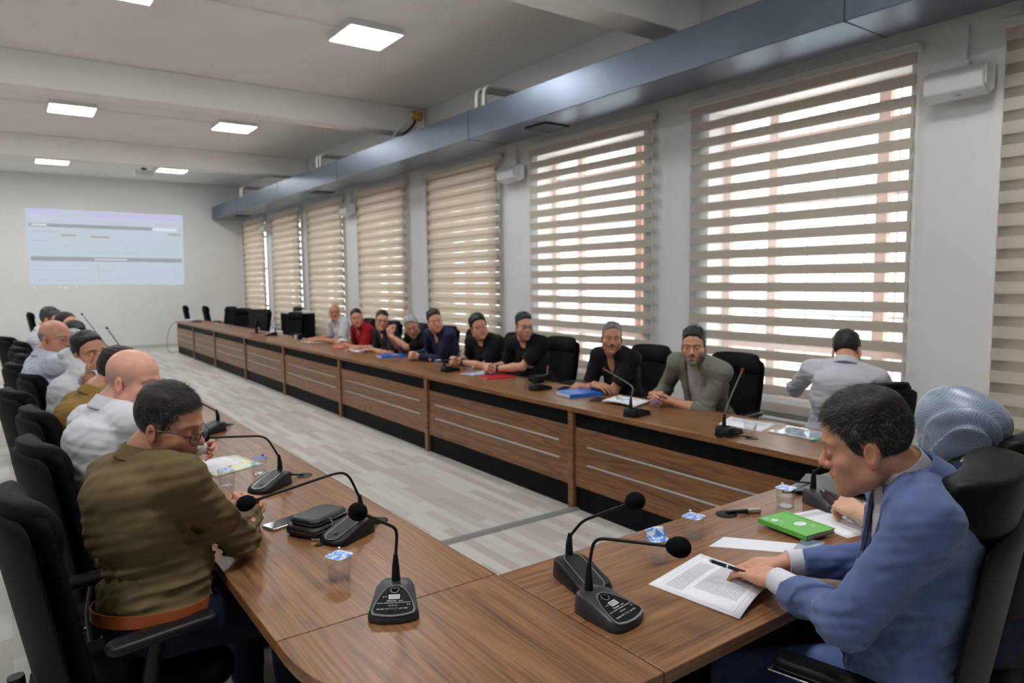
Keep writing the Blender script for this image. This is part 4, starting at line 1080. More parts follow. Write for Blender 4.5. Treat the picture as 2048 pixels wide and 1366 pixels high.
# ---------------------------------------------------------------- conference microphones
def base_h(y, L): return .020+.036*min(max((y+L/2)/(L*.70), 0), 1)
thin_neck = mat('grey_thin_neck', (.09, .09, .092), .35, .3, var=.1)
white_ink = mat('white_print', (.75, .76, .78), .5, var=.0); ring_m = mat('silver_ring', (.62, .64, .66), .3, .8, var=.03); lcd = mat('lcd_screen', (.42, .47, .44), .2, var=.02)
red_led = mat('red_ring', (.25, .01, .01), .4, emit=(.8, .03, .02), es=.06)
def mic(kind, label, loc, yaw, bend, tip, group='conference microphones', detail=True, ball=.0235, foamy=True, socket=None):
    """yaw: direction the display end points; bend, tip: world points along the gooseneck"""
    t = thing('conference_microphone', label, 'microphone', loc, -R(yaw), group)
    Mi = (Matrix.Translation(loc) @ Matrix.Rotation(-R(yaw), 4, 'Z')).inverted()
    L, Wf, Wb = (.178, .138, .092) if kind == 'lcd' else (.200, .122, .104)
    def outline(k, n=7):
        out = []
        pts = [(-Wb/2, -L/2, .022), (Wb/2, -L/2, .022), (Wf/2, L/2*.80, .03), (0, L/2*1.02, .12), (-Wf/2, L/2*.80, .03)]
        base = [(-Wb/2+.02, -L/2), (Wb/2-.02, -L/2), (Wb/2-.006, -L/2+.006), (Wb/2, -L/2+.02), (Wb/2+(Wf-Wb)*.22, -L*.2), (Wf/2-.004, L*.18), (Wf/2, L*.33), (Wf/2-.008, L*.42), (Wf/2-.03, L*.475), (.015, L*.5), (-.015, L*.5), (-Wf/2+.03, L*.475), (-Wf/2+.008, L*.42), (-Wf/2, L*.33), (-Wf/2+.004, L*.18), (-Wb/2-(Wf-Wb)*.22, -L*.2), (-Wb/2, -L/2+.02), (-Wb/2+.006, -L/2+.006)]
        return [(x*k, y*(1-(1-k)*.7)) for x, y in base]
    hh = lambda y: base_h(-y, L)
    rings = [[Vector((x, y, 0)) for x, y in outline(1)], [Vector((x, y, .012)) for x, y in outline(1.0)], [Vector((x, y, hh(y)-.006)) for x, y in outline(.955)], [Vector((x, y, hh(y))) for x, y in outline(.89)], [Vector((x, y, hh(y)+.001)) for x, y in outline(.45)], [Vector((x*.02, y*.02, hh(0)+.001)) for x, y in outline(1)]]
    b = MB().loft(rings).build('mic_base', plastic_grey if kind == 'lcd' else plastic, t, bevel=.003, seg=2)
    ny = -L*.36; nz = base_h(L, L)
    # gooseneck
    p0 = Vector((0, ny, nz-.004)); pb = Mi @ Vector(bend); pt = Mi @ Vector(tip)
    up = p0+Vector((0, 0, .075))
    MB().tube([p0, p0+Vector((0, 0, .012)), p0+Vector((0, 0, .045)), up+(pb-up)*.06], [.0135, .0125, .0105, .006], 14).build('neck_sleeve', plastic, t)
    path = bez(up-Vector((0, 0, .01)), up+(pb-up)*.75, pb+(pt-pb)*-.06, pb+(pt-pb)*.18, 10)+[pb+(pt-pb)*k for k in (.35, .55, .75, .93)]
    MB().tube(path, .0046, 10).build('gooseneck', plastic if foamy else thin_neck, t)
    d = (pt-pb).normalized(); q = Vector((0, 0, 1)).rotation_difference(d).to_matrix().to_4x4(); M = Matrix.Translation(pt) @ q
    rb = ball if foamy else .010
    prof = [(.004, -rb*1.35), (rb*.62, -rb*1.05), (rb*.93, -rb*.5), (rb, .0), (rb*.93, rb*.45), (rb*.72, rb*.80), (rb*.4, rb*1.02), (.001, rb*1.1)]
    MB().lathe(prof, 22, M).build('foam_windscreen' if foamy else 'mic_capsule', foam if foamy else plastic, t)
    if kind == 'ring' and not foamy: MB().lathe([(rb*.95, -.003), (rb*1.04, 0), (rb*.95, .003), (rb*.8, 0)], 16, M @ Matrix.Translation((0, 0, -rb*1.1))).build('light_ring', red_led, t)
    # sloping top panel, as its own plane
    sl = math.atan2(.036, L*.70); yc = L*.11
    P = Matrix.Translation((0, yc, hh(yc)+.0015)) @ Matrix.Rotation(-sl, 4, 'X')
    def pl(pts, z0, z1, nm, m, par=t): return MB().prism(pts, z0, z1, P).build(nm, m, par, smooth=False)
    if kind == 'lcd':
        shield = lambda k: [(-.056*k, -.0+.062*1.0*k), (-.030*k, .070*k), (0, .073*k), (.030*k, .070*k), (.056*k, .062*k), (.060*k, .050*k), (.054*k, .022*k), (.042*k, -.012*k), (.026*k, -.040*k), (.012*k, -.051*k), (0, -.053*k), (-.012*k, -.051*k), (-.026*k, -.040*k), (-.042*k, -.012*k), (-.054*k, .022*k), (-.060*k, .050*k)]
        pl(shield(.985), -.001, .0012, 'panel_rim', mat('grey_rim', (.16, .165, .18), .35)); pn = pl(shield(.90), 0, .0018, 'display_panel', plastic_gloss)
        if detail:
            rot = (P.to_3x3() @ Matrix.Rotation(R(180), 3, 'Z')).to_euler()
            at = lambda x, y: P @ Vector((-x, -y, .0022))
            fr = MB()
            for x0, y0, x1, y1 in ((-.015, -.0085, .015, -.0068), (-.015, .0068, .015, .0085), (-.015, -.0085, -.0133, .0085), (.0133, -.0085, .015, .0085)): fr.box((x0, y0-.002, .0016), (x1, y1-.002, .0024), P)
            fr.build('lcd_frame', white_ink, pn, smooth=False)
            MB().box((-.0133, -.0088, .0016), (.0133, .0048, .0021), P).build('lcd', lcd, pn, smooth=False)
            MB().lathe([(.0078, .0015), (.0076, .010), (.0055, .0115), (0, .0115)], 20, P @ Matrix.Translation((0, -.030, 0))).build('volume_knob', plastic, pn)
            ar = MB(); ar.tube([P @ Vector((.0115*math.cos(R(a)), -.030+.0115*math.sin(R(a)), .0020)) for a in range(-60, 241, 15)], .0005, 5); ar.build('dial_mark', white_ink, pn)
            for body, sz, x, y in (('AF  RF', .0045, .026, .003), ('Hisonic', .0085, .006, -.0135), ('HS-200', .004, -.018, -.0145), ('UHF PLL WIRELESS CONFERENCE MICROPHONE', .0042, 0, -.0215), ('POWER ON', .0045, .002, -.0315), ('POWER / MUTE', .0055, .026, -.044), ('LO / MED', .0055, -.027, -.044), ('C E', .0055, -.040, -.030)):
                text(body, sz, white_ink, pn, at(-x, y), rot, sx=1.0)
            MB().box((-.012, .040, .0015), (.012, .048, .0028), P).build('power_button', plastic_grey, pn, bevel=.0006)
    else:
        st = []
        for cy, a0 in ((.048, 0), (-.066, 180)):
            for i in range(13): a = R(a0+180*i/12); st.append((.030*math.cos(a), cy+.030*math.sin(a)))
        lp = [P @ Vector((x, y, .0012)) for x, y in st]
        MB().tube(lp+[lp[0]], .0009, 6, cap=False).build('light_ring', ring_m, t)
        pl([(x*.95, y*.97) for x, y in st], -.002, .0010, 'display_panel', plastic)
        MB().lathe([(.010, .001), (.010, .0025), (.008, .003), (0, .003)], 20, P @ Matrix.Translation((0, .040, 0))).build('talk_button', plastic, t)
    if socket:
        e = Mi @ Vector(socket); s0 = Vector((.0, -L*.5, .022))
        pl_ = MB().tube([s0+Vector((0, .004, 0)), s0-Vector((0, .012, 0))], .009, 14).build('plug', chrome, t)
        dr = (e-s0); dr.z = 0; dr.normalize()
        MB().tube([s0-Vector((0, .012, 0)), s0-Vector((0, .045, 0)), s0-Vector((0, .07, .008)), e-dr*.03+Vector((0, 0, .012-e.z)), Vector((e.x, e.y, .003))], [.0085, .008, .0045, .004, .004], 10).build('cable', plastic, t)
        MB().lathe([(.036, -.0002), (.036, .003), (.030, .005), (0, .0055)], 26, Matrix.Translation((e.x, e.y, 0))).build('cable_grommet', plastic, t)
    return t
TZ = .7502
mic('lcd', 'wireless microphone unit with lit display, front left on the corner desk', (.822, 1.712, TZ), 210, (.875, 1.795, .945), (.716, 1.700, 1.053), ball=.0245)
mic('lcd', 'wireless microphone unit with display nearest the papers, on the seam of the head desk', (1.262, 1.325, TZ), 170, (1.262, 1.375, .955), (1.368, 1.170, .966), ball=.0275)
mic('ring', 'microphone unit with oval ring on the head desk behind the display unit', (1.345, 1.525, TZ), 190, (1.385, 1.560, .925), (1.384, 1.343, 1.040), ball=.0265)
mic('ring', 'oval ring microphone beside the black bag, its neck reaching to the olive polo man', (.935, 2.315, TZ), 245, (.945, 2.345, .985), (.570, 2.237, .966), ball=.0255, socket=(1.094, 2.40, TZ))
mic('ring', 'microphone unit with oval ring before the two cups beside the man in olive polo', (.895, 3.090, TZ), 235, (.885, 3.10, .985), (.630, 3.11, 1.010), ball=.022, socket=(1.085, 3.19, TZ))
mic('ring', 'microphone unit partly hidden behind the face of the man in olive polo', (.945, 4.47, TZ), 240, (.86, 4.42, .97), (.62, 4.35, 1.03), socket=(1.10, 4.66, TZ))
mic('ring', 'thin microphone rising before the mustard shirt man, against the far grey wall', (.86, 6.3, TZ), 250, (.80, 6.36, 1.0), (.65, 6.6, 1.30), foamy=False)
mic('ring', 'thin farther microphone rising left of the other one against the far grey wall', (.86, 7.9, TZ), 250, (.80, 7.96, 1.0), (.60, 8.2, 1.36), foamy=False)
mic('ring', 'microphone unit before the man in grey overshirt, neck leaning left', (3.345, 3.235, TZ), 80, (3.38, 3.30, .93), (3.50, 3.72, 1.00), foamy=False)
mic('ring', 'microphone unit with a tall thin neck nearest the right end of the window table', (3.345, 2.505, TZ), 75, (3.36, 2.515, .95), (3.54, 2.56, 1.105), foamy=False, socket=(3.36, 2.36, TZ))
mic('ring', 'low microphone unit before the long haired man in black t-shirt', (3.545, 5.98, TZ), 85, (3.62, 6.02, .86), (3.74, 6.1, .93), foamy=False)
mic('ring', 'low microphone unit beside the black case before the bearded man', (3.525, 4.50, TZ), 85, (3.62, 4.53, .86), (3.76, 4.70, .90), foamy=False)
mic('lcd', 'dark microphone unit behind the man in blue suit, by the pen hand of the woman', (2.585, 1.47, TZ), 190, (2.60, 1.50, .90), (2.52, 1.40, .985), detail=False, ball=.018)
mic('ring', 'small dark microphone before the empty chairs at the window table', (3.60, 12.0, TZ), -80, (3.62, 12.05, .92), (3.7, 12.1, 1.05), foamy=False)
# ---------------------------------------------------------------- water cups
def clear_mat(name, tint, refl, rough=.02, haze=.0):
    m = bpy.data.materials.new(name); m.use_nodes = True; nt = m.node_tree; nt.nodes.clear()
    o = N(nt, 'ShaderNodeOutputMaterial'); t = N(nt, 'ShaderNodeBsdfTransparent'); g = N(nt, 'ShaderNodeBsdfGlossy'); g.inputs['Roughness'].default_value = rough
    t.inputs[0].default_value = (*tint, 1); fz = N(nt, 'ShaderNodeLayerWeight'); fz.inputs[0].default_value = refl
    v = coords(nt); f = noise(nt, v, 60, 2); bp = N(nt, 'ShaderNodeBump'); bp.inputs['Strength'].default_value = .35; bp.inputs['Distance'].default_value = .004
    nt.links.new(f, bp.inputs['Height']); nt.links.new(bp.outputs[0], g.inputs['Normal']); nt.links.new(bp.outputs[0], fz.inputs['Normal'])
    mx = N(nt, 'ShaderNodeMixShader'); nt.links.new(fz.outputs['Facing'], mx.inputs[0]); h2 = N(nt, 'ShaderNodeMixShader'); h2.inputs[0].default_value = haze; dd = N(nt, 'ShaderNodeBsdfTranslucent'); dd.inputs[0].default_value = (.9, .92, .95, 1); df = N(nt, 'ShaderNodeBsdfDiffuse'); df.inputs[0].default_value = (.9, .92, .95, 1); ad = N(nt, 'ShaderNodeMixShader'); nt.links.new(dd.outputs[0], ad.inputs[1]); nt.links.new(df.outputs[0], ad.inputs[2])
    nt.links.new(t.outputs[0], h2.inputs[1]); nt.links.new(ad.outputs[0], h2.inputs[2])
    nt.links.new(h2.outputs[0], mx.inputs[1]); nt.links.new(g.outputs[0], mx.inputs[2]); nt.links.new(mx.outputs[0], o.inputs[0]); return m
cupm = clear_mat('clear_plastic', (.985, .985, .99), .14, .08, .06); water = clear_mat('water', (.99, .99, .995), .08)
def lid_mat():
    m, nt, b = nodes('blue_white_foil_lid'); v = coords(nt, (1, 1, 1)); f = noise(nt, v, 42, 2, .5, .6)
    nt.links.new(ramp(nt, f, [(.47, (.78, .82, .88)), (.52, (.12, .33, .78)), (.60, (.05, .20, .66)), (.66, (.74, .80, .88))]), b.inputs['Base Color']); b.inputs['Roughness'].default_value = .3; return m
lidm = lid_mat(); lidblue = mat('dark_blue_foil_lid', (.03, .07, .32), .35, var=.3, nscale=90)
def make_cup(label, lid='flat', level=.6, blue=False):
    t = thing('water_cup', label, 'cup', (0, 0, 0), 0, 'plastic water cups')
    H_ = .074
    sec = lambda k, z, r: [Vector((x, y, z)) for x, y in rrect(k, k, k*r, 4)]
    c = MB(); c.loft([sec(.051, 0, .30), sec(.055, .004, .30), sec(.058, .03, .26), sec(.059, .034, .24), sec(.0605, H_-.003, .22), sec(.066, H_-.001, .22), sec(.066, H_, .22)], cap=False)
    c.faces(sec(.051, .001, .30), [tuple(range(len(rrect(1, 1, .3, 4))))]); c.build('cup_body', cupm, t, angle=60)
    z = .004+level*(H_-.008); k = .056+(.0605-.056)*z/H_
    MB().loft([sec(.0520, .004, .30), sec(k-.003, z, .26)]).build('water', water, t, angle=60)
    if lid == 'flat': 
        l = MB().loft([sec(.068, H_+.0004, .22), sec(.068, H_+.0012, .22)]); l.tube([(.034, .030, H_+.001), (.044, .040, H_+.003)], [.006, .003], 6); l.build('foil_lid', lidblue if blue else lidm, t, angle=60)
    elif lid == 'peeled':
        l = MB(); l.grid(lambda u, v: (-.034+.068*v, -.035+.050*u*(1-.15*u), H_+.001+.030*u*u*u+.006*math.sin(3*v)*u), 8, 6); l.build('foil_lid', lidm, t, solid=.0006)
    return t
cupA = make_cup('x'); cupB = make_cup('x', 'peeled', .5); cupC = make_cup('x', None, .45); cupD = make_cup('x', 'flat', .6, True)
for src, lb, x, y, a in [(cupA, 'sealed water cup with blue and white lid before the front left microphone', .775, 1.995, 25),
    (cupA, 'sealed water cup with blue and white lid in the middle of the head desk', 1.905, 1.568, 10),
    (cupA, 'sealed water cup with blue and white lid by the green notebook', 2.455, 1.565, 5),
    (cupB, 'water cup with its lid peeled up behind the printed document', 1.645, 1.505, -20),
    (cupA, 'water cup beside the clasped hands of the olive polo man, with pale blue lid', .748, 3.24, 15),
    (cupD, 'water cup with a dark blue lid behind the second left microphone', .925, 3.36, 10),
    (cupA, 'crumpled clear water cup beyond the face of the olive polo man', .93, 4.78, 40),
    (cupD, 'water cup with dark blue lid before the man in grey overshirt', 3.52, 3.235, 5),
    (cupC, 'open clear water cup beside the tall thin microphone at the window table', 3.445, 2.43, 0),
    (cupC, 'open clear water cup beside the black case', 3.455, 4.69, 0), (cupC, 'open clear water cup left of the red folder', 3.60, 5.71, 8),
    (cupA, 'water cup with blue lid before the man in navy shirt', 3.52, 7.15, 0), (cupC, 'open clear water cup before the dark shirted man with glasses', 3.66, 7.75, 0),
    (cupA, 'water cup with blue lid beyond the low microphone of the long haired man', 3.62, 6.35, 12),
    (cupC, 'open clear water cup before the man in red shirt', 3.70, 8.28, 0), (cupA, 'water cup farthest along, by the orange packet', 3.66, 9.2, 0)]:
    if not src.get('used'): src['used'] = 1; src.location = (x, y, TZ); src.rotation_euler = (0, 0, R(a)); src['label'] = lb
    else: copy_thing(src, lb, (x, y, TZ), R(a))
for o in list(COL.objects):
    if 'used' in o: del o['used']
# ---------------------------------------------------------------- things on the tables
black_frame = mat('black_glasses_frame', (.012, .012, .013), .3); metal_frame = mat('grey_metal_frame', (.35, .33, .30), .3, .9)
ink = mat('grey_print', (.33, .34, .38), .7, var=.05)
def sheet(label, A, B, C, D, za=0, zb=0, zc=0, zd=0, name='paper_sheet', m=None, lines=None, cat='paper', group=None, bow=.0, th=.0005, z=None):
    """A top-left, B top-right, C bottom-left, D bottom-right on the table"""
    A, B, C, D = [Vector((p[0], p[1], q)) for p, q in ((A, za), (B, zb), (C, zc), (D, zd))]
    o = (A+B+C+D)/4; o.z = 0
    t = thing(name, label, cat, (o.x, o.y, (z or TZ)), 0, group)
    def f(u, v, dz=0):
        p = (A*(1-u)+B*u)*(1-v)+(C*(1-u)+D*u)*v-o; p.z += dz+bow*(4*u*(1-u))*v; return p
    MB().grid(lambda u, v: f(u, v, th*.6), 10, 10).build('page', m or paper, t, solid=th)
    if lines:
        r = random.Random(5); L = MB()
        def strip(u0, v0, u1, v1, n=4):
            for i in range(n):
                a, b = u0+(u1-u0)*i/n, u0+(u1-u0)*(i+1)/n
                L.faces([f(a, v0, th+.0004), f(b, v0, th+.0004), f(b, v1, th+.0004), f(a, v1, th+.0004)], [(0, 1, 2, 3)])
        for (u0, u1, v0, v1, n) in lines:
            for i in range(n):
                v = v0+(v1-v0)*i/n; e = u1 if r.random() < .8 else u0+(u1-u0)*(.4+.5*r.random()); u = u0
                while u < e: w = .008+.03*r.random(); strip(u, v, min(u+w, e), v+(v1-v0)/n*.42, 1); u += w+.006
        for (u0, v0, u1, v1) in ((.05, .08, .95, .083), (.05, .92, .95, .923)): strip(u0, v0, u1, v1, 8)
        for u in (.045, .95): strip(u, .1, u+.003, .9)
        L.build('printed_text', ink, t, smooth=False)
    return t
sheet('printed document under the hands of the man in blue suit, front edge lifting', (1.497, 1.398), (1.80, 1.452), (1.527, 1.100), (1.80, 1.165), 0, .002, .002, .012, name='printed_document', lines=[(.10, .80, .14, .34, 9), (.22, .92, .40, .88, 22)], cat='document', bow=.018)
sheet('blank white sheet between the printed document and the green notebook', (1.876, 1.479), (1.990, 1.503), (2.055, 1.262), (2.165, 1.275))
sheet('white sheet with light print lying under the green notebook', (2.375, 1.500), (2.58, 1.455), (2.315, 1.235), (2.52, 1.195), name='printed_document', lines=[(.1, .8, .1, .2, 3)], cat='document')
def book(label, x, y, a, w, l, h, cover, name='notebook', cat='notebook', group=None, z=0.0, spine=True, deco=None):
    t = thing(name, label, cat, (x, y, TZ+z), R(a), group)
    c = MB(); c.box((-w/2, -l/2, h-.002), (w/2, l/2, h)); c.box((-w/2, -l/2, 0), (w/2, l/2, .002)); c.box((-w/2, -l/2, .002), (-w/2+.003, l/2, h-.002)); c.build('cover', cover, t, smooth=False)
    MB().box((-w/2+.003, -l/2+.003, .002), (w/2-.003, l/2-.003, h-.002)).build('page_block', paper, t, smooth=False)
    if deco: deco(t, w, l, h)
    return t
green = mat('lime_green_cover', (.13, .47, .07), .45, var=.04); blue = mat('bright_blue_cover', (.02, .16, .62), .35, var=.06)
pale = mat('pale_print', (.70, .80, .78), .5, var=.1, nscale=200)
def green_deco(t, w, l, h):
    M = Matrix.Translation((.005, -.005, h)); 
    for nm, cx, cy, rx, ry in (('round_emblem', .008, -.012, .026, .018), ('emblem', -.040, .060, .014, .012)):
        MB().prism([(cx+rx*math.cos(a), cy+ry*math.sin(a)) for a in np.linspace(0, 2*math.pi, 28, endpoint=False)], h, h+.0003).build(nm, pale, t, smooth=False)
    MB().prism([(-.066, .078), (-.046, .078), (-.046, .090), (-.066, .090)], h, h+.0003).build('emblem', mat('pale_blue_print', (.25, .50, .75), .5), t, smooth=False)
    MB().prism([(.030, -.040), (.044, -.052), (.030, -.050), (.022, -.030)], h, h+.0003).build('emblem', pale, t, smooth=False)
    text('2024', .012, pale, t, (-.03, .035, h+.0002), (0, 0, R(-90)))
    text('AJANDA', .006, pale, t, (.03, .06, h+.0002), (0, 0, R(-90)))
    MB().box((w/2-.014, -l/2, h), (w/2-.011, l/2, h+.0008)).build('elastic_band', mat('dark_green_band', (.08, .36, .05), .6), t, smooth=False)
book('lime green hardback notebook on the head desk beside the man in blue suit', 2.245, 1.388, -7, .150, .210, .017, green, deco=green_deco, z=.010)
def phone(label, x, y, a, m=None, body=None, z=0.0, size=(.075, .155)):
    t = thing('smartphone', label, 'phone', (x, y, TZ+z), R(a), 'smartphones on the tables'); w, l = size
    MB().prism(rrect(w, l, .011, 5), 0, .0082).build('phone_body', body or chrome, t, bevel=.002)
    MB().prism(rrect(w-.004, l-.004, .010, 5), .0082, .0088).build('phone_screen', m or plastic_gloss, t, smooth=False); return t
phone('blue-grey smartphone tucked beside the green notebook', 2.118, 1.262, -72, mat('blue_grey_phone_glass', (.18, .21, .28), .12))
phone('black smartphone beside the black bag on the left table', .800, 2.590, -72)
phone('black smartphone between the blue folder and the pad of the grey overshirt man', 3.545, 3.83, -68, body=plastic)
phone('black smartphone behind the blue folder', 3.69, 4.40, -60, body=plastic)
# cable end on the head desk
t = thing('cable_connector', 'loose microphone plug and round black cable cover on the head desk', 'cable', (2.19, 1.645, TZ))
MB().lathe([(.040, 0), (.040, .003), (.033, .005), (0, .0055)], 28).build('cable_grommet', plastic, t)
MB().tube([(.0, .0, .005), (.02, -.012, .010), (.045, -.028, .010), (.075, -.044, .0095)], [.011, .007, .008, .0095], 14).build('plug_sleeve', plastic, t)
MB().tube([(.072, -.0425, .0098), (.118, -.067, .0098)], .0095, 18).tube([(.100, -.0575, .0098), (.104, -.0595, .0098)], .0104, 18).build('plug_shell', chrome, t)
# bag
t = thing('shoulder_bag', 'small black leather shoulder bag on the left table', 'bag', (.885, 2.455, TZ), R(26))
def padbox(w, d, h, z0, r=.02, n=6):
    rg = []
    for i in range(n+1):
        a = math.pi*(i/n)-math.pi/2; ins = (1-math.cos(a))*.014; rg.append([Vector((x, y, z0+h/2+h/2*math.sin(a))) for x, y in rrect(w-2*ins, d-2*ins, r, 5)])
    return MB().loft(rg)
bagl = mat('black_grained_leather', (.010, .010, .010), .32, var=.3, nscale=60, bscale=420, bstr=.3)
padbox(.215, .155, .040, .0, .03).build('main_compartment', bagl, t)
padbox(.185, .135, .034, .032, .03).build('front_pocket', bagl, t)
for nm, w, d, z in (('zip', .212, .152, .024), ('zip', .182, .132, .050)):
    pts = [Vector((x, y, z+.004*math.sin(9*x))) for x, y in rrect(w, d, .03, 6)]; MB().tube(pts+[pts[0]], .0018, 6, cap=False).build(nm, brass, t)
for x, y, z in ((-.02, -.070, .052), (-.035, -.082, .028)):
    MB().box((x-.005, y-.006, z-.004), (x+.005, y+.004, z+.006)).tube([(x, y-.006, z), (x-.004, y-.013, z-.008), (x-.006, y-.016, z-.020)], .0022, 6).build('zip_pull', chrome, t)
MB().tube(arc((.0, -.100, .012), .013, -120, 150, 14, 'xz'), .0017, 6).build('ring', chrome, t)
MB().tube([(-.015, -.098, .006), (-.030, -.104, .006), (-.070, -.108, .005), (-.090, -.094, .005), (-.105, -.06, .006)], [.0035, .0025, .0025, .003, .0025], 8).build('strap_clasp', chrome, t)
MB().loft([[Vector((x, y+dy, z)) for dy, z in ((-.009, .0005), (.009, .0005), (.009, .0045), (-.009, .0045))] for x, y in ((.06, -.096), (.0, -.104), (-.05, -.118), (-.10, -.122), (-.135, -.112))]).build('strap', bagl, t)
# left table papers
def brochure_mat(nm, base, seed):
    m, nt, b = nodes(nm); v = coords(nt, (26, 26, 26)); vo = N(nt, 'ShaderNodeTexVoronoi'); vo.inputs['Scale'].default_value = 1.0; nt.links.new(v, vo.inputs['Vector'])
    sp = N(nt, 'ShaderNodeSeparateColor'); nt.links.new(vo.outputs['Color'], sp.inputs[0])
    nt.links.new(ramp(nt, sp.outputs[seed], base), b.inputs['Base Color']); b.inputs['Roughness'].default_value = .3; return m
bro = brochure_mat('colourful_brochure', [(.1, (.55, .75, .85)), (.35, (.75, .62, .10)), (.5, (.72, .80, .82)), (.7, (.12, .42, .62)), (.9, (.70, .72, .45))], 0)
sheet('colourful blue and yellow brochure under the hands of the bald man', (.93, 3.80), (.99, 3.52), (.72, 3.74), (.74, 3.42), name='brochure', m=bro, cat='brochure', th=.003)
sheet('white sheet on the colourful brochure before the bald man', (.88, 3.80), (.92, 3.60), (.70, 3.76), (.73, 3.52), .003, .003, .003, .003, z=TZ)
# window table
def folder_deco(t, w, l, h): text('DOSYA', .02, pale, t, (0, .05, h+.0003), (0, 0, 0))
book('bright blue ring binder before the moustached man in black polo', 3.60, 4.10, 78, .235, .30, .028, blue, 'ring_binder', 'folder')
t = sheet('white notepad with navy edge before the man in grey overshirt', (3.72, 3.78), (3.75, 3.50), (3.47, 3.70), (3.52, 3.42), .012, .004, .012, .004, name='notepad', cat='notepad', th=.012, bow=.01, lines=[(.1, .8, .2, .8, 9)])
t = thing('eyeglasses', 'folded reading glasses lying on the notepad of the man in grey overshirt', 'glasses', (3.60, 3.60, TZ+.0145), R(70)); add_glasses(V3(0, -.05, .0185), np.eye(3), 1.0, V3(0, 0, 0), t, black_frame)
sheet('white sheet beside the tall thin microphone at the window table', (3.78, 2.82), (3.80, 2.50), (3.53, 2.72), (3.55, 2.43), lines=[(.1, .9, .1, .5, 6)], name='printed_document', cat='document')
t = thing('pen', 'dark blue pen on the white sheet at the window table', 'pen', (3.62, 2.52, TZ+.0015), R(30)); MB().tube([(-.065, 0, .004), (.04, 0, .004), (.06, 0, .004), (.068, 0, .004)], [.004, .004, .003, .0008], 10).build('barrel', blue, t); MB().tube([(-.070, 0, .004), (-.02, 0, .004)], .0046, 10).build('cap', plastic, t)
sleeve = mat('glossy_clear_sleeve', (.42, .46, .52), .08, var=.5, nscale=25)
t = sheet('glossy plastic folder with a green edge near the corner of the window table', (3.80, 2.42), (3.82, 2.12), (3.56, 2.40), (3.58, 2.10), name='plastic_folder', cat='folder', m=sleeve, th=.004)
MB().box((-.14, -.155, .001), (.14, -.140, .007)).build('green_spine', mat('green_spine', (.03, .30, .10), .4), t, bevel=.001)
t = thing('glasses_case', 'rounded black zip case before the bearded man', 'case', (3.76, 4.86, TZ), R(80)); MB().loft(cushion(.21, .10, .055, .045, Matrix.Translation((0, 0, .0275)), 8)).build('case_shell', mesh_black, t, angle=60); MB().tube([Vector((x, y, .028)) for x, y in rrect(.212, .102, .045, 6)], .002, 6).build('zip', plastic, t)
book('red folder under the forearms of the bearded man', 3.66, 5.34, 82, .22, .30, .010, mat('red_cover', (.55, .02, .03), .35), 'folder', 'folder')
sheet('blue and white brochure beside the red folder', (3.80, 5.78), (3.82, 5.56), (3.52, 5.76), (3.54, 5.54), name='brochure', cat='brochure', m=brochure_mat('blue_white_brochure', [(.2, (.7, .75, .85)), (.5, (.08, .20, .62)), (.8, (.55, .62, .75))], 1), th=.003)
book('blue binder with white papers before the grey haired leaning man', 3.70, 7.62, 80, .23, .31, .022, blue, 'ring_binder', 'folder')
sheet('white papers before the dark shirted man with glasses', (3.84, 8.80), (3.86, 8.40), (3.58, 8.76), (3.60, 8.36), th=.006, lines=[(.1, .9, .1, .8, 8)], name='paper_stack', cat='papers')
t = thing('orange_packet', 'small orange packet before the man in red shirt', 'packet', (3.60, 8.98, TZ), R(10)); MB().box((-.05, -.09, 0), (.05, .09, .035)).build('packet_box', mat('salmon_orange_card', (.75, .25, .16), .5), t, bevel=.003)
t = thing('safety_helmet', 'white rounded helmet between the farthest white shirt and the red shirt', 'helmet', (3.86, 9.50, TZ), 0); MB().lathe([(.085, 0), (.085, .02), (.075, .06), (.05, .09), (.0, .10)], 22).build('helmet_shell', whiteplast, t); MB().lathe([(.088, 0), (.088, .012), (.085, .014), (.084, .0)], 22).build('helmet_rim', whiteplast, t)
sheet('white papers before the farthest man in white shirt', (3.86, 10.5), (3.88, 10.1), (3.58, 10.5), (3.60, 10.1), th=.006, name='paper_stack', cat='papers')
t = thing('tissue_box', 'white paper carton on the window table before the empty chairs', 'box', (3.72, 12.1, TZ), R(8)); MB().box((-.06, -.13, 0), (.06, .13, .07)).build('carton', paper, t, bevel=.003); MB().prism(rrect(.05, .14, .02), .07, .071).build('slot', mat('grey_opening', (.3, .3, .3), .7), t, smooth=False)
t = thing('headset', 'dark headphones with a white patch on the window table', 'headphones', (3.70, 10.95, TZ), 0)
for y in (-.10, .10): MB().lathe([(.0, -.02), (.04, -.02), (.045, 0), (.04, .02), (0, .02)], 18, Matrix.Translation((0, y, .045)) @ Matrix.Rotation(R(90), 4, 'X')).build('ear_cup', plastic, t)
MB().tube([(0, .10*math.cos(R(a)), .05+.03*math.sin(R(a))) for a in range(0, 181, 15)], .010, 8).build('headband', plastic, t); MB().box((-.045, -.02, 0), (.0, .03, .06)).build('white_patch', paper, t, bevel=.004)
def monitor(label, x, y, rz, w=.50, h=.31, screen=None, zb=TZ, z0=.11):
    t = thing('monitor', label, 'monitor', (x, y, zb), R(rz))
    MB().box((-w/2, -.02, z0), (w/2, .02, z0+h)).build('monitor_housing', plastic, t, bevel=.006)
    MB().box((-w/2+.012, .0195, z0+.012), (w/2-.012, .0212, z0+h-.012)).build('monitor_screen', screen or plastic_gloss, t, smooth=False)
    MB().box((-.03, -.05, .008), (.03, -.02, z0+.12)).build('stand', plastic, t, bevel=.005); MB().prism(rrect(.24, .18, .04), 0, .01).build('stand_base', plastic, t, bevel=.002); return t
monitor('dark computer monitor on the window table before the empty chairs', 3.60, 12.75, -70, .46, .32)
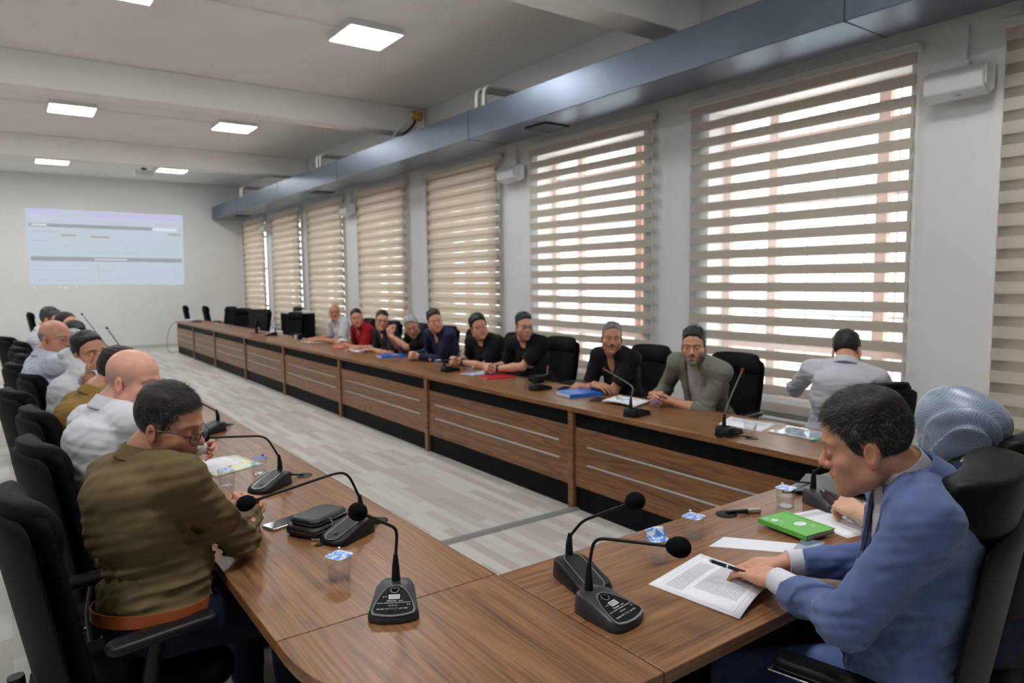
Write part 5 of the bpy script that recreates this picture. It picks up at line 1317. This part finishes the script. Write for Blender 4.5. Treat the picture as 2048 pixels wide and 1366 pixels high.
t = thing('desk_switch', 'small white device and keyboard at the far end of the window table', 'device', (3.45, 17.9, TZ)); MB().box((-.10, -.20, 0), (.10, .1, .05)).build('device_case', whiteplast, t, bevel=.006); MB().box((.02, -.62, 0), (.18, -.24, .025)).build('keyboard', plastic, t, bevel=.004)
t = thing('lectern_cabinet', 'black cabinet with a white top standing against the window wall', 'cabinet', (4.95, 14.6, 0))
MB().box((-.25, -.35, 0), (.25, .35, 1.0)).build('cabinet_body', blackboard, t, bevel=.006); MB().box((-.27, -.38, 1.0), (.27, .38, 1.04)).build('cabinet_top', whiteplast, t, bevel=.004); MB().lathe([(.09, 1.04), (.10, 1.08), (.07, 1.13), (0, 1.14)], 18).build('dark_dome', plastic, t)
t = thing('hanging_cable', 'thin grey cable hanging from the far end of the window table to the floor', 'cable', (3.16, 18.21, 0))
MB().tube(bez((.06, -.02, .72), (-.10, .0, .68), (-.16, .02, .3), (-.12, .04, .05), 14)+[(-.04, .06, .008), (.1, .08, .006)], .006, 8).build('cable', plastic_grey, t)
# laptops and leads on the head desk
t = thing('laptop', 'open laptop with a white screen before the woman in headscarf', 'laptop', (2.98, 1.38, TZ), R(4))
MB().prism(rrect(.34, .235, .012), 0, .014).build('keyboard_base', plastic_grey, t, bevel=.002)
lt = Matrix.Translation((0, .118, .012)) @ Matrix.Rotation(R(75), 4, 'X')
MB().prism(rrect(.34, .225, .01, 5, 0, .1125), 0, .008, lt).build('screen_lid', plastic, t, bevel=.002)
sc = MB().box((-.160, .012, .0082), (.160, .214, .0088), lt).build('screen', mat('lit_white_screen', (.3, .3, .3), .3, emit=(.72, .86, .93), es=.95), t, smooth=False)
MB().box((-.15, .150, .0088), (.15, .156, .0091), lt).build('page_line', mat('dark_screen_line', (.05, .06, .08), .4), t, smooth=False)
keys = MB()
for i in range(12):
    for j in range(5): keys.box((-.145+i*.0245, -.03+j*.022, .014), (-.145+i*.0245+.021, -.03+j*.022+.018, .016))
keys.build('keys', plastic, t, smooth=False)
t = thing('laptop', 'second laptop, its dark lid half hidden by the suited man', 'laptop', (2.80, 1.60, TZ), R(-160))
MB().prism(rrect(.30, .21, .012), 0, .014).build('keyboard_base', plastic_grey, t, bevel=.002)
lt = Matrix.Translation((0, .105, .012)) @ Matrix.Rotation(R(64), 4, 'X'); MB().prism(rrect(.30, .20, .01, 5, 0, .10), 0, .007, lt).build('screen_lid', plastic, t, bevel=.002)
t = thing('power_lead', 'black adapter lead looping on the head desk by the dark microphone', 'cable', (2.72, 1.62, TZ))
MB().tube([(-.14, .04, .006), (-.10, .055, .02), (-.02, .05, .03), (.08, .03, .01), (.2, -.02, .005)], .0035, 8).build('lead', plastic, t)
MB().tube([(-.14, .04, .006), (-.11, .0, .012), (-.05, -.02, .012)], .0035, 8).tube([(-.11, .0, .012), (-.08, -.012, .012)], .007, 10).build('lead', plastic, t)
t = thing('white_lead', 'white charging lead on the head desk behind the suit collar', 'cable', (2.78, 1.50, TZ)); MB().tube([(-.10, .04, .003), (-.06, .0, .004), (.02, -.02, .003), (.10, .01, .003), (.16, .05, .003)], .003, 8).build('lead', whiteplast, t); MB().tube([(-.115, .048, .004), (-.095, .037, .004)], .005, 8).build('connector', whiteplast, t)
# ---------------------------------------------------------------- the people
olive_c = cloth('olive_cotton', (.135, .100, .046), 1100); white_c = cloth('white_shirt_cotton', (.66, .67, .72), 1300, var=.03); must_c = cloth('mustard_cotton', (.27, .165, .045), 1100)
pblue_c = cloth('pale_blue_shirt', (.52, .57, .68), 1300, var=.03); black_c = cloth('black_cotton', (.010, .010, .012), 1000, var=.2); navy_c = cloth('navy_cotton', (.018, .024, .062), 1000); dnavy_c = cloth('dark_navy_cotton', (.022, .025, .038), 1000)
red_c = cloth('dark_red_cotton', (.30, .010, .016), 1000); grey_c = cloth('sage_grey_cotton', (.185, .185, .150), 1000); tee_c = cloth('pale_grey_tee', (.50, .50, .54), 1200, var=.03); gshirt_c = cloth('greyish_white_shirt', (.50, .52, .57), 1300, var=.03)
jeans = cloth('dark_blue_denim', (.012, .016, .035), 700)
def suit_cloth():
    m, nt, b = nodes('blue_suit_wool'); v = coords(nt); f = noise(nt, v, 9, 3)
    w = N(nt, 'ShaderNodeTexWave', wave_type='BANDS', bands_direction='DIAGONAL'); w.inputs['Scale'].default_value = 520; w.inputs['Distortion'].default_value = 4.0; nt.links.new(v, w.inputs['Vector'])
    q = N(nt, 'ShaderNodeMath', operation='MULTIPLY_ADD'); nt.links.new(w.outputs['Fac'], q.inputs[0]); q.inputs[1].default_value = .22; nt.links.new(f, q.inputs[2])
    nt.links.new(ramp(nt, q.outputs[0], [(.3, (.062, .098, .235)), (.75, (.105, .155, .33)), (1.0, (.17, .235, .43))]), b.inputs['Base Color'])
    b.inputs['Roughness'].default_value = .8; b.inputs['Specular IOR Level'].default_value = .25; b.inputs['Sheen Weight'].default_value = .15
    bump(nt, b, noise(nt, v, 1400, 2), .3, .0008); return m
suit_c = suit_cloth()
def scarf_cloth():
    m, nt, b = nodes('blue_grey_patterned_satin'); v = coords(nt, (180, 180, 180), 'Object', (.6, .5, .785)); c = N(nt, 'ShaderNodeTexVoronoi', feature='F1'); c.inputs['Scale'].default_value = 1.0; c.inputs['Randomness'].default_value = .12; nt.links.new(v, c.inputs['Vector'])
    nt.links.new(ramp(nt, c.outputs['Distance'], [(.2, (.31, .37, .46)), (.42, (.25, .30, .39)), (.62, (.16, .20, .28))]), b.inputs['Base Color'])
    b.inputs['Roughness'].default_value = .36; b.inputs['Sheen Weight'].default_value = .2; b.inputs['Specular IOR Level'].default_value = .5; return m
black_frame = mat('black_glasses_frame', (.012, .012, .013), .3); metal_frame = mat('grey_metal_frame', (.35, .33, .30), .3, .9)
SUIT = (1.74, .92)
def to(H, tgt=SUIT): return math.degrees(math.atan2(tgt[0]-H[0], tgt[1]-H[1]))
# ---- the man in the blue suit
K = person('man in blue suit jacket reading papers at the head desk, pen in hand', (1.718, .876, 1.243), (-25, -17, 3), (1.80, .79, .605), -34,
    dict(shirt='jacket', cloth=suit_c, sleeve='long', cuff=.038, s=1.01, wisps=0, neck=(1.782, .812, 1.150), shz=(.012, .012), hairm='dark', hair_t=.018, hair_side=.006, rough=.0012, eyes='down', brow=(.05, .04, .035), stubble=.12, open=0, ease=.006, w=1.04, fat=.08,
         front=[(-.2, .03), (.10, .012), (.42, .02), (.78, .058), (1.05, .085)], lapel=1.0, under=white_c, cuffs=white_c, trousers=suit_c, hem=-.16, fold=.0042, seed=11, hunch=.03, skin=(.50, .255, .165), recede=.3, th=.010, ch=.005, ucol_h=.056, ua=.30, fa=.275),
    [(-1, (1.668, 1.085, .828), (.26, .95, -.10), (-.18, .06, 1), dict(curl=(10, 12, 8), spread=2, thumb=(28, 8, 6), hint=(-.55, -1.0, -.30))),
     (1, (1.808, 1.145, .822), (-.60, .80, -.08), (.10, .2, 1), dict(curls=[(18, 22, 14), (24, 40, 20), (28, 46, 24), (30, 48, 24)], spread=2, thumb=(30, 14, 10), hint=(.9, -.4, -.5)))], h=.0026)
H_, F_, s_, o_ = K['H'], K['F'], K['s'], K['org']
suit_o = dict(hair='short', recede=.3)
def fwd_comb(q): return V3(0, .9*(q[2] > .06)-.25, -.55 if q[2] < .07 else .05+.5*q[1])
strands(H_, F_, s_, suit_o, HAIR['dark'], K['root'], o_, 8500, lambda q: .013+.022*max(0, min(1, (q[2]-.04)/.06)), 2, 'hair_strands', fwd_comb, .36, wid=.0007)
strands(H_, F_, s_, suit_o, HAIR['grey'], K['root'], o_, 3200, lambda q: .012+.018*max(0, min(1, (q[2]-.04)/.06)), 5, 'grey_strands', fwd_comb, .36, region=lambda q: hairline(q, suit_o)-.02*np.clip((q[:, 2]-.05)/.05, 0, 3)+.0*q[:, 0], wid=.0007)
sweep_collar('jacket_collar', suit_c, K['shirt'], o_, K['Cn']-K['ax'][:, 1]*.004, K['cax'], [(K['nr']+.016, -.02), (K['nr']+.016, .034), (K['nr']+.022, .039), (K['nr']+.052, -.020), (K['nr']+.049, -.025), (K['nr']+.026, .020)], 42, 28, .97)
def on_cloth(K, a, z, y0=.30):
    C = K['C']; y = y0
    while y > 0:
        p = K['A'](a, y, z); i = np.round((p-C.lo)/C.h).astype(int)
        if (i >= 0).all() and (i < C.n).all() and C.D[tuple(i)] < 0: return p, y
        y -= .002
    return K['A'](a, .1, z), .1
Lt = K['Lt']; sq = cloth('navy_dotted_silk', (.015, .022, .07), 220, .4, var=.6)
p, yy = on_cloth(K, -.105, Lt*.66); ax = K['ax']
pk = MB(); pts = [p+ax[:, 0]*x+ax[:, 1]*.004+ax[:, 2]*z for x, z in ((-.040, 0), (.040, .006), (.040, .022), (-.040, .016))]
pk.loft([[Vector(q-o_) for q in pts], [Vector(q+ax[:, 1]*.003-o_) for q in pts]]).build('breast_pocket', suit_c, K['shirt'], bevel=.001)
ps = MB(); ps.loft([[Vector(p+ax[:, 0]*x*k+ax[:, 1]*(.003+dy)+ax[:, 2]*z-o_) for x, dy in ((-.034, 0), (0, .008), (.034, 0), (0, -.004))] for k, z in ((1, .012), (1.02, .024), (.80, .040), (.45, .052), (.05, .058))]).build('pocket_square', sq, K['root'], sub=1)
tie = MB(); tp = []
for z in (1.0, .9, .78, .6, .42): q, y_ = on_cloth(K, 0, Lt*z-.02); tp.append(K['A'](0, max(y_, .085), Lt*z-.02))
t0 = K['Cn']+ax[:, 1]*(K['nr']+.016)-ax[:, 2]*.012
tie.loft([[Vector(c+ax[:, 0]*x*w+ax[:, 1]*d-o_) for x, d in ((-1, 0), (0, .006), (1, 0), (0, -.006))] for c, w in ((t0+ax[:, 2]*.012, .020), (t0, .019), (t0-ax[:, 2]*.022, .013), (t0-ax[:, 2]*.03+ax[:, 1]*.004, .014), (K['A'](0, .100, Lt*.62), .026), (K['A'](0, .095, Lt*.3), .036))]).build('necktie', sq, K['root'], bevel=.001)
El, W2, d_, n_, _ = K['arms'][-1]; b_ = nrm(W2-El); sd = nrm(np.cross(b_, V3(0, 0, 1)))
lil = mat('lilac_button', (.30, .24, .55), .3)
for i in range(3):
    c = W2-b_*(.055+.014*i)-V3(0, 0, .030)+sd*(-.026); MB().lathe([(0, -.003), (.0055, -.003), (.0055, .002), (0, .002)], 12, Matrix.Translation(Vector(c-o_)) @ Vector((0, 0, 1)).rotation_difference(Vector(nrm(-sd-V3(0, 0, .8)))).to_matrix().to_4x4()).build('sleeve_button', lil, K['shirt'])
t = thing('pen', 'black and silver pen held in the hand of the man in blue suit', 'pen', (1.668, 1.243, .812), R(0))
pd = Vector((-.16, .97, .03)).normalized(); MB().tube([pd*-.075, pd*.0], .0052, 12).build('barrel', plastic_gloss, t); MB().tube([pd*.0, pd*.004, pd*.05, pd*.058], [.0058, .0060, .0054, .003], 12).build('cap', plastic_gloss, t); MB().tube([pd*-.002, pd*.004], .0064, 12).build('band', chrome, t); MB().tube([pd*.052, pd*.060], [.0056, .0045], 12).build('band', chrome, t)
# ---- the woman in the headscarf
K = person('woman in blue-grey patterned headscarf and navy jacket, seen from behind at the head desk', (2.352, .935, 1.185), (16, -14, 0), (2.36, .86, .60), -4,
    dict(shirt='jacket', cloth=navy_c, sleeve='long', s=1.0, hair='scarf', eyes='down', w=.92, open=0, under=white_c, ucol_h=.03, front=[(-.2, .0), (.45, .01), (.8, .05), (1.05, .08)], lapel=1.0, hem=-.12, skin=(.56, .33, .23), trousers=navy_c),
    [(-1, (2.43, 1.26, .815), (.30, .85, .10), (-.5, -.2, .9), dict(curls=[(30, 40, 20), (40, 50, 25), (50, 55, 30), (55, 55, 30)], spread=2, thumb=(30, 15, 15))), rest(1, (2.62, 1.22, .79), (-.2, 1, 0))], h=.005)
H_, F_, s_, o_ = K['H'], K['F'], K['s'], K['org']
s_ = .975; g = Grid(H_-.24, H_+.24, .0035)
def scarf(P_):
    q = ((P_-H_.astype(F32)) @ F_.astype(F32))/F32(s_)
    d = d_ell(q, (0, -.010, .026), (.0955, .118, .108)); d = smin(d, d_ell(q, (.005, -.100, .002), (.080, .074, .078)), .055)
    d = smin(d, d_ell(q, (0, .056, -.082), (.074, .072, .062)), .03); d = smin(d, d_ell(q, (0, -.005, -.055), (.086, .085, .055)), .03)
    pv = V3(-.015, -.052, -.125).astype(F32); rr = q-pv; rad = np.sqrt((rr**2).sum(-1)); up_ = np.maximum(rr[..., 2], 0)+.035
    ph = 11*np.arctan2(rr[..., 0], up_)+4*np.arctan2(rr[..., 1], up_)+.8*np.sin(rad*38)
    amp_ = .019*np.exp(-(np.maximum(rad-.07, 0)/.095)**2)*np.clip((rad-.035)/.05, 0, 1)+.0015
    d = d+amp_*(np.abs(np.sin(ph))-.45)+.35*amp_*np.sin(2.3*ph+1)
    d = smin(d, d_ell(q, (0, -.010, .012), (.0905, .104, .108)), .006)
    d = smin(d, head_sdf(q*F32(s_), dict(eyes='x'))/F32(s_)-.007, .006)
    d = smax(d, -d_ell(q, (0, .160, -.010), (.058, .080, .075)), .012)
    return (d*s_).astype(F32)
g.put(scarf, g.lo+.01, g.lo+g.h*g.n-.01); local_mesh('headscarf', g, scarf_cloth(), K['root'], o_, 1, None, .35)
MB().tube(tr([(0, -.030, -.070), (0, -.034, -.115), (0, -.040, -.150)], H_, F_, 1.0, o_), [.062, .0615, .063], 28).build('under_scarf', cloth('grey_green_jersey', (.09, .11, .11), 900), K['root'])
t = thing('pen', 'dark red pen held by the woman in headscarf', 'pen', (2.46, 1.37, .835)); pd = Vector((-.55, .35, .45)).normalized(); MB().tube([pd*-.07, pd*.045], .0045, 10).build('barrel', mat('dark_red_pen', (.12, .012, .015), .3), t); MB().tube([pd*.045, pd*.068], [.0042, .001], 10).build('tip', chrome, t)
# ---- left table
OL = dict(shirt='polo', cloth=olive_c, sleeve='long', s=.985, hairm='dark', hair_t=.016, hair_side=.005, rough=.0012, wisps=0, fat=.25, belly=.45, eyes='down', stubble=.38, belt=mat('tan_leather_belt', (.36, .085, .018), .45, bscale=300), trousers=jeans, glasses=black_frame, glasses_kw=dict(drop=.010, rx=.024, rz=.0155, y=.108), fold=.0050, seed=4, hunch=.045, open=.02, gap=14, w=1.0, ch=.0055, th=.010, skin=(.46, .225, .145), hem=.0, cuff=.006, recede=.2, ua=.325, fa=.31)
K = person('man in olive polo with glasses pushed low, nearest at the left table', (.385, 2.36, 1.222), (129, -15, -4), (.310, 2.33, .665), 64, OL,
    [(a, w, d, n, dict(k, hint=(.15, -.9, -1) if a > 0 else (-.2, .8, -.7))) for a, w, d, n, k in clasp(V3(.685, 2.675, .818), (.80, .60))], h=.003)
oo = dict(hair='short', recede=.2)
def oc(q): return V3(0, .55*(q[2] > .05), -.5 if q[2] < .06 else .15)
strands(K['H'], K['F'], K['s'], oo, HAIR['dark'], K['root'], K['org'], 6500, lambda q: .012+.022*max(0, min(1, (q[2]-.04)/.06)), 3, 'hair_strands', oc, .2, wid=.0007)
strands(K['H'], K['F'], K['s'], oo, HAIR['grey'], K['root'], K['org'], 2600, lambda q: .010+.014*max(0, min(1, (q[2]-.04)/.06)), 8, 'grey_strands', oc, .2, wid=.0006)
person('bald man in white shirt with clasped hands, beside the man in olive polo', (.385, 3.11, 1.275), (127, -12, 0), (.31, 3.08, .615), 68,
    dict(shirt='shirt', cloth=white_c, sleeve='long', hair='bald', hairm='stub', hair_t=-.001, hair_side=-.001, rough=.0, s=.985, fat=.7, belly=.8, eyes='down', stubble=.12, skin=(.62, .33, .25), brow=(.12, .08, .06), brow_w=.5, fold=.0055, seed=6, hunch=.04, open=.03, shadow=.62, shadow_soft=.010, shadow_col=(.33, .27, .25), w=1.05), clasp(V3(.80, 3.64, .815), (.75, .66)), h=.0032)
person('man in mustard shirt, face hidden behind the bald man', (.425, 3.92, 1.215), (118, -22, 6), (.31, 3.90, .61), 68,
    dict(shirt='polo', cloth=must_c, sleeve='long', hairm='dark', hair='short', fat=.5, belly=.7, eyes='down', fold=.0055, seed=8, hunch=.055, recede=.5, skin=(.46, .24, .15)), clasp(V3(.78, 4.2, .81), (.8, .6)), h=.0045)
person('dark haired man in white shirt resting his cheek on his hand', (.375, 4.75, 1.252), (158, 2, -8), (.265, 4.70, .61), 74,
    dict(shirt='shirt', cloth=white_c, sleeve='long', hairm='black', hair_t=.018, fat=.1, seed=9, gaze=(-.1, 1, 0), hunch=.05, open=.03, skin=(.47, .24, .155), stubble=.45, brow=(.012, .01, .01), brow_w=1.0),
    [(1, (.350, 4.605, 1.120), (.52, -.16, .68), (.15, -1, .2), dict(curls=[(14, 26, 14), (16, 28, 14), (20, 30, 16), (26, 34, 18)], spread=7, thumb=(30, 12, 10), hint=(.95, .15, -.5))), rest(-1, (.72, 5.0, .79), (1, -.2, 0))], h=.004)
person('bald man with grey moustache and rimless glasses in pale blue shirt', (.245, 5.55, 1.297), (136, -3, 0), (.20, 5.52, .62), 74,
    dict(shirt='shirt', cloth=pblue_c, sleeve='long', hair='bald', hairm='grey', hair_t=.004, hair_side=.004, rough=.001, fat=.5, belly=.6, moustache='grey', glasses=metal_frame, glasses_kw=dict(rimless=True), seed=12, skin=(.52, .26, .18), stubble=.15, brow=(.08, .06, .05), s=.99), clasp(V3(.72, 5.85, .81), (1, .3)), h=.004)
for lb, H, lk, o in [
    ('white haired man half hidden between the face-resting man and the moustached man', (.405, 6.28, 1.185), (130, 0, 0), dict(shirt='shirt', cloth=navy_c, hairm='silver', hair_t=.014, skin=(.56, .32, .25), fat=.3, recede=.8)),
    ('man with a flat black fringe whose forehead shows above the white haired man', (.455, 7.10, 1.205), (150, -16, 0), dict(shirt='polo', cloth=black_c, hairm='black', hair_t=.020, skin=(.50, .26, .17))),
    ('brown haired man with a high forehead, second from the far end of the left row', (.44, 7.90, 1.262), (140, -6, 8), dict(shirt='shirt', cloth=tee_c, hairm='dark', hair_t=.014, skin=(.52, .27, .18), recede=1.0)),
    ('grey streaked man in white shirt farthest along the left row', (.36, 8.72, 1.290), (120, -10, 0), dict(shirt='shirt', cloth=white_c, hairm='salt', hair_t=.018, skin=(.48, .25, .17), fat=.2))]:
    person(lb, H, lk, (H[0]-.10, H[1]-.03, .62), 76, dict(o, sleeve='long', eyes='open', seed=int(H[1]*7)), clasp(V3(.76, H[1]+.25, .81), (1, .3)), h=.0063)
# ---- window table
person('dark haired grey bearded man in open grey overshirt, nearest of the window row', (3.79, 3.135, 1.188), (-122, -5, 0), (4.13, 3.24, .61), -96,
    dict(shirt='over', cloth=grey_c, sleeve='long', hairm='dark', hair_t=.022, beard='grey', beard_t=.0006, moustache='salt', s=.99, seed=14, front=[(-.2, .02), (.3, .045), (.75, .055), (1.05, .06)], lapel=.6, under=tee_c, under_name='t_shirt', ucollar=0, open=0, gap=38, ease=.004, cuff=.02, stubble=.25, skin=(.48, .25, .165), brow=(.02, .015, .012), brow_w=.9, gaze=(.1, 1, -.1)), clasp(V3(3.67, 3.36, .810), (-1, .05)), h=.0036)
person('man with grey crop and dark moustache in black polo, arms folded on the table', (3.88, 4.03, 1.185), (-140, -3, 3), (4.15, 4.10, .61), -98,
    dict(shirt='polo', cloth=black_c, hairm='grey', hair_t=.012, moustache='black', s=.99, seed=15, open=.085, gap=34, skin=(.44, .215, .135), stubble=.25, fat=.15, brow=(.03, .025, .02), gaze=(-.1, 1, 0)),
    [(1, (3.72, 4.06, .825), (.10, -1, -.05), (-.3, .1, .9), dict(curl=(16, 24, 14))), (-1, (3.70, 4.20, .790), (.12, 1, 0), (-.5, 0, .8), dict(curl=(18, 26, 14)))], h=.0036)
K = person('young man with dark beard and thin glasses in black t-shirt', (3.90, 5.22, 1.215), (-163, -2, 0), (4.15, 5.28, .615), -104,
    dict(shirt='tee', cloth=black_c, hairm='black', hair_t=.022, hair_side=.004, stubble=.8, glasses=metal_frame, glasses_kw=dict(rimless=True), s=.99, seed=16, open=0, skin=(.56, .31, .215), fat=.1, w=1.05), clasp(V3(3.68, 5.50, .815), (-1, .1)), h=.004)
watch(K['arms'][-1][1], nrm(K['arms'][-1][1]-K['arms'][-1][0]), V3(0, 0, 1), K['org'], K['root'])
K = person('stocky man with long swept back hair in black t-shirt, head tilted', (3.87, 5.95, 1.180), (-160, -2, -14), (4.14, 6.02, .61), -104,
    dict(shirt='tee', cloth=black_c, hairm='black', hair_t=.026, hair_side=.014, fat=.7, s=.99, seed=17, open=0, skin=(.54, .28, .19), stubble=.25, w=1.06), clasp(V3(3.72, 6.20, .82), (-1, .1)), h=.0045)
watch(K['arms'][-1][1], nrm(K['arms'][-1][1]-K['arms'][-1][0]), V3(0, 0, 1), K['org'], K['root'])
person('dark haired man in navy shirt leaning forward over clasped hands', (3.84, 6.80, 1.205), (-163, -3, -10), (4.14, 6.88, .61), -100,
    dict(shirt='shirt', cloth=navy_c, sleeve='long', hairm='black', hair_t=.020, fat=.4, s=.99, seed=18, open=.06, gap=28, skin=(.55, .28, .19), stubble=.2), clasp(V3(3.68, 7.04, .81), (-1, .1)), h=.0045)
person('grey haired man in black t-shirt leaning on his raised folded hands', (3.88, 7.42, 1.110), (-150, -16, -16), (4.16, 7.55, .60), -98,
    dict(shirt='tee', cloth=black_c, hairm='silver', hair_t=.022, hair_side=.010, s=1.02, seed=19, open=0, skin=(.44, .22, .14), stubble=.4, hunch=.05),
    [(1, (3.80, 7.86, .985), (-.15, -.35, .92), (-.7, .6, .2), dict(curls=[(30, 55, 25)]*4, spread=4)), (-1, (3.76, 7.74, .985), (-.1, .30, .95), (-.7, -.6, .2), dict(curls=[(34, 58, 25)]*4, spread=4))], h=.0045)
person('man in dark navy shirt with black glasses, left of the grey haired man', (3.88, 8.24, 1.150), (-160, -4, 6), (4.16, 8.30, .605), -98,
    dict(shirt='shirt', cloth=dnavy_c, hairm='dark', hair_t=.018, glasses=black_frame, s=.99, seed=20, open=.05, skin=(.52, .27, .18), fat=.2), [rest(1, (3.72, 8.62, .79), (-.9, .2, 0)), rest(-1, (3.72, 8.22, .79), (-.8, .6, 0))], h=.005)
person('man in dark red shirt, second from the far end of the window row', (3.88, 9.04, 1.152), (-158, -4, -8), (4.16, 9.10, .605), -98,
    dict(shirt='polo', cloth=red_c, hairm='dark', hair_t=.012, fat=.5, s=.99, seed=21, open=.05, skin=(.50, .24, .16), stubble=.3), [rest(1, (3.76, 9.40, .80), (-.5, -.8, 0)), rest(-1, (3.72, 9.08, .79), (-.5, .85, 0))], h=.005)
person('balding man with black glasses and dark moustache in white shirt, farthest of the window row', (3.92, 9.93, 1.205), (-158, -4, 0), (4.17, 9.98, .62), -98,
    dict(shirt='shirt', cloth=white_c, hairm='dark', hair='bald', hair_t=.006, hair_side=.006, rough=.001, glasses=black_frame, moustache='black', s=.99, seed=22, open=.05, skin=(.50, .25, .165)), [rest(1, (3.74, 10.3, .80), (-.8, .5, 0)), rest(-1, (3.72, 9.90, .80), (-.9, .3, .1))], h=.005)
person('dark haired man in pale grey shirt with his back to the room', (4.36, 2.37, 1.175), (76, -34, 8), (4.22, 2.36, .60), 62,
    dict(shirt='shirt', cloth=gshirt_c, sleeve='long', hairm='black', hair_t=.018, hair_side=.008, seed=23, fat=.1, hunch=.07, skin=(.47, .24, .155), w=1.05), [rest(-1, (4.52, 2.85, .86), (.8, .4, 0)), rest(1, (4.75, 2.25, .86), (.9, .3, 0))], h=.005)
